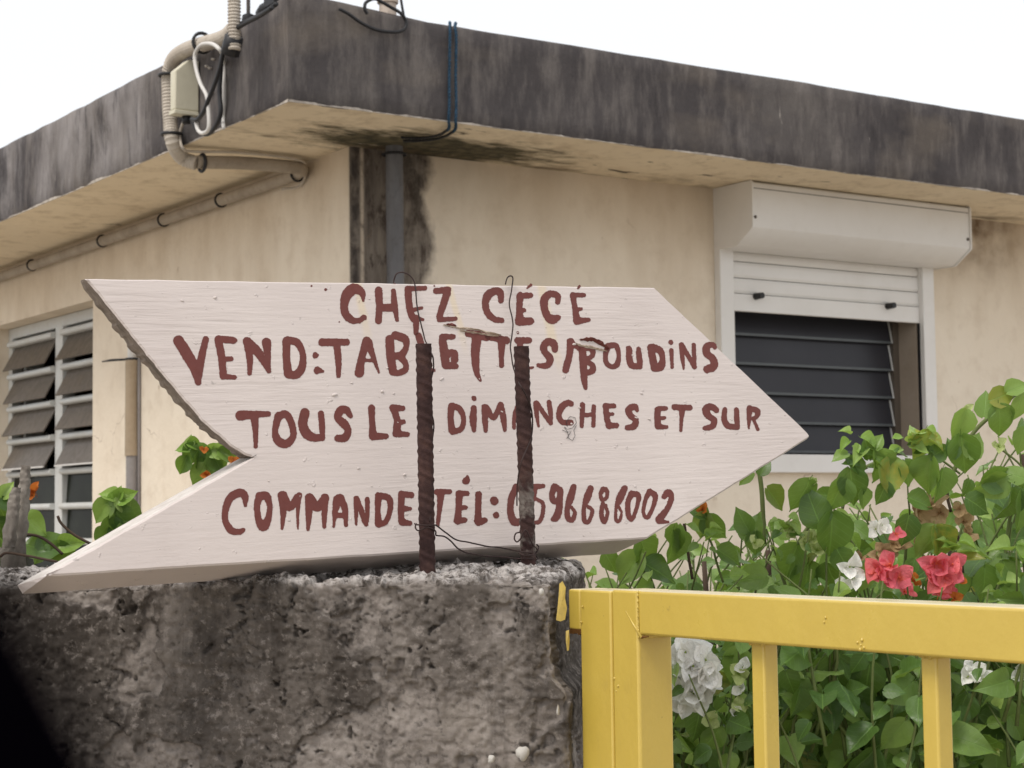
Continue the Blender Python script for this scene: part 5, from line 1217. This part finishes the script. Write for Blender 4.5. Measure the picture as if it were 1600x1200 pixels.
for a in ((1430, 800, 34), (1455, 790, 38), (1470, 800, 36), (1505, 815, 26), (1512, 835, 24), (1440, 850, 24), (1498, 795, 24), (1380, 862, 22), (1392, 868, 22), (1405, 850, 20), (1395, 850, 20), (1345, 872, 16), (1370, 872, 18)): fl(PB, a[0], a[1], 1.95, a[2], 'dry', 3)
for a in ((1258, 850, 26), (1276, 860, 24), (1268, 845, 20)): fl(PA, a[0], a[1], 1.94, a[2], 'pale', 4)
for a in ((1178, 848, 24), (1230, 820, 26), (1232, 830, 22), (1270, 755, 16), (1560, 698, 18), (1512, 643, 14), (1460, 715, 18)): fl(PA if a[0] < 1280 else PB, a[0], a[1], 1.94, a[2], 'pale', 3, .5)
for i, a in enumerate(((1062, 1035, 44), (1078, 1022, 44), (1095, 1040, 46), (1105, 1055, 42), (1090, 1065, 46), (1072, 1060, 44), (1066, 1020, 38), (1086, 1018, 36), (1070, 1045, 40), (1096, 1060, 40), (1108, 1045, 36), (1080, 1072, 38), (1062, 1075, 38), (1092, 1092, 34), (1075, 1030, 40), (1088, 1048, 42), (1100, 1070, 38), (1110, 1068, 30), (1085, 1085, 42), (1100, 1080, 40), (1065, 1085, 42), (1080, 1045, 44), (1075, 1098, 36), (1058, 1060, 40), (1102, 1030, 36))): fl(PA, a[0], a[1], 1.86 + .012 * (i % 3), a[2], 'cream', 4)
for a in ((1153, 1052, 30), (1162, 1045, 26), (1160, 1075, 22), (1107, 1125, 26), (1148, 1115, 22), (1155, 1105, 20), (1105, 1030, 20), (1062, 1040, 18), (1195, 1125, 14)): fl(PA, a[0], a[1], 1.88, a[2], 'pale' if a[0] % 2 else 'cream', 3, .6)
fl(PA, 1097, 796, 1.97, 14, 'orange', 3)
PA.finish(); PB.finish()

# ---- small shoots behind the left part of the wall
p1 = Plant('bougainvillea_shoot', W(186, 1300, 2.0), 'upright leafy shoot behind the sloping lower left edge of the arrow', 'plant', 21)
p1.stems.tube(smooth_path(pxs([(186, 1300), (184, 900), (184, 820), (182, 775)], 2.0), 6), .0022, 6)
for a in ((168, 775, 34, 150, 0, 1), (198, 775, 36, 30, 0, 1), (160, 800, 46, -125, .3, 0), (205, 800, 50, -35, .2, 0), (198, 818, 56, -50, -.2, 0), (172, 830, 46, -95, .3, 0), (160, 842, 40, -110, .2, 0), (186, 770, 24, 80, 0, 1), (200, 835, 40, -60, .2, 0), (176, 782, 30, -160, 0, 1), (192, 790, 34, -70, .2, 1)): F(p1, a[0], a[1], 1.98, a[2], a[3], a[4], bool(a[5]))
p1.finish()
p2 = Plant('bougainvillea_shoot', W(345, 1300, 2.0), 'leafy shoot with small orange flowers showing in the notch of the arrow', 'plant', 22)
p2.stems.tube(smooth_path(pxs([(370, 1300), (350, 800), (334, 750), (315, 712), (303, 700)], 2.0), 6), .0020, 6)
for a in ((297, 690, 22, 80, 0, 1), (285, 703, 26, 170, 0, 1), (298, 712, 40, -110, .2, 0), (286, 728, 34, -115, .3, 0), (318, 712, 40, -60, -.3, 0), (342, 725, 46, -60, .2, 0), (350, 705, 34, -10, .3, 1), (310, 745, 44, -120, .3, 0), (358, 712, 36, -30, .3, 0), (338, 702, 30, 20, .2, 1), (305, 697, 26, -20, .1, 1), (335, 735, 40, -80, .2, 0), (312, 722, 34, -90, .3, 0)): F(p2, a[0], a[1], 1.98, a[2], a[3], a[4], bool(a[5]))
for a in ((365, 723, 16), (318, 702, 10), (324, 742, 11)): fl(p2, a[0], a[1], 1.96, a[2], 'orange', 3)
p2.finish()
p3 = Plant('bougainvillea_shoot', W(20, 1300, 2.0), 'leafy branch with one orange flower around the cut grey trunk at the left edge', 'plant', 23)
p3.stems.tube(smooth_path(pxs([(-30, 1100), (-5, 900), (5, 840), (10, 790)], 1.98), 6), .0024, 6)
MB().tube(smooth_path(pxs([(0, 870), (12, 864), (50, 870), (90, 878)], 1.80), 6), .0014, 6).build('twig', M_twig, p3.root, p3.loc, smooth=True)
MB().tube(smooth_path(pxs([(35, 834), (60, 838), (80, 850), (98, 866)], 1.90), 6), .0016, 6).build('twig', M_twig, p3.root, p3.loc, smooth=True)
MB().tube(smooth_path(pxs([(90, 806), (96, 818), (115, 835), (142, 850)], 1.90), 6), .0015, 6).build('twig', M_twig, p3.root, p3.loc, smooth=True)
for a in ((6, 775, 50, 130, .2, 0), (4, 800, 46, -60, .2, 0), (2, 830, 44, -70, .3, 0), (54, 822, 48, -45, .4, 0), (68, 858, 52, -15, .2, 0), (88, 852, 60, 20, -.1, 0), (112, 850, 40, 10, .3, 1), (-5, 860, 40, -100, .2, 0), (60, 865, 44, -130, .2, 0), (12, 765, 30, 60, .3, 1), (100, 862, 44, -10, .2, 0)): F(p3, a[0], a[1], 1.96, a[2], a[3], a[4], bool(a[5]))
fl(p3, 55, 768, 1.92, 20, 'orange', 3, .35); fl(p3, 50, 774, 1.92, 14, 'orange', 3, .5)
p3.finish()
p4 = Plant('bougainvillea_shoot', W(868, 1300, 2.0), 'few small leaves peeping over the wall end below the arrow point', 'plant', 24)
p4.stems.tube(smooth_path(pxs([(880, 1300), (872, 950), (868, 880)], 2.0), 6), .0018, 6)
for a in ((862, 880, 30, 170, .2, 0), (875, 882, 30, 10, .3, 0), (868, 876, 22, 80, .1, 1), (880, 892, 30, -20, .3, 0), (852, 885, 24, -160, .2, 0), (898, 896, 40, -40, .2, 1)): F(p4, a[0], a[1], 2.0, a[2], a[3], a[4], bool(a[5]))
p4.finish()
# cut grey trunk with two stubs
to = W(30, 1250, 1.88); trk = empty('cut_trunk', to); tag(trk, 'grey barked trunk cut off above two short stubs at the left edge of the wall', 'trunk')
def bark(pts, rad, seed):
    P = smooth_path(pts, 10); N_ = len(P); seg = 18; V = []; rd = np.interp(np.linspace(0, 1, N_), np.linspace(0, 1, len(rad)), rad)
    for i, p in enumerate(P):
        for k_ in range(seg):
            t = 2 * math.pi * k_ / seg; n_ = float(fbm(np.array([math.cos(t) * 2, math.sin(t) * 2, i * .35 + seed]), 1.3, 3, 7)); V.append(p + (np.array([math.cos(t), math.sin(t), 0])) * rd[i] * (1 + .42 * n_) + up_ * .001 * n_)
    fs = [(i * seg + k_, i * seg + (k_ + 1) % seg, (i + 1) * seg + (k_ + 1) % seg, (i + 1) * seg + k_) for i in range(N_ - 1) for k_ in range(seg)] + [tuple((N_ - 1) * seg + k_ for k_ in range(seg))]
    return MB().add(V, fs)
bark(pxs([(28, 1250), (28, 900), (32, 830), (38, 770), (39, 745), (41, 727)], 1.88), [.011, .0072, .0066, .0058, .0052, .0044], 1).build('stub', M_bark, trk, to, smooth=True, sharp=60)
bark(pxs([(14, 1250), (12, 900), (14, 850), (20, 800), (23, 775), (26, 762)], 1.86), [.011, .0070, .0068, .0062, .0054, .0040], 4).build('stub', M_bark, trk, to, smooth=True, sharp=60)

# loose crumbs on the wall crown
cr_ = MB(); r = random.Random(31)
for i in range(420):
    a, b = r.uniform(.0, .62), r.uniform(.004, WTH - .004); s_ = r.choice((.0010, .0016, .0024, .0034)) * r.uniform(.7, 1.2)
    P = np.array([a, b, WTOP]); h_ = float(wall_height(P)[0]); c_ = WA + WL * a + WB * b + up_ * (WTOP + h_ + s_ * .35)
    V = [c_ + s_ * np.array(v) * r.uniform(.6, 1.15) for v in ((1, 0, 0), (-1, 0, 0), (0, 1, 0), (0, -1, 0), (0, 0, .8), (0, 0, -.8))]
    cr_.add(V, [(0, 2, 4), (2, 1, 4), (1, 3, 4), (3, 0, 4), (2, 0, 5), (1, 2, 5), (3, 1, 5), (0, 3, 5)])
cro = cr_.build('rubble_crumbs', M_conc, None, WA); cro.location = WA; cro['kind'] = 'stuff'
tag(cro, 'small pale crumbs of broken concrete lying on the wall top', 'rubble')

# black cord hanging right beside the lens, far out of focus
ce = [W(-1665, 310, .036), W(-1065, 580, .036), W(-665, 930, .036), W(-405, 1310, .036), W(-180, 1780, .036), W(35, 2390, .036)]
M_cord = simple('black_strap_fabric', (.0010, .0007, .0014), 1, .0, .2, 80, 0)
st_ = MB().tube(smooth_path(ce, 8), .0069, 20).build('camera_strap', M_cord, None, ce[2], smooth=True); st_.location = ce[2]
tag(st_, 'black out of focus strap very close to the lens at the lower left corner', 'strap')
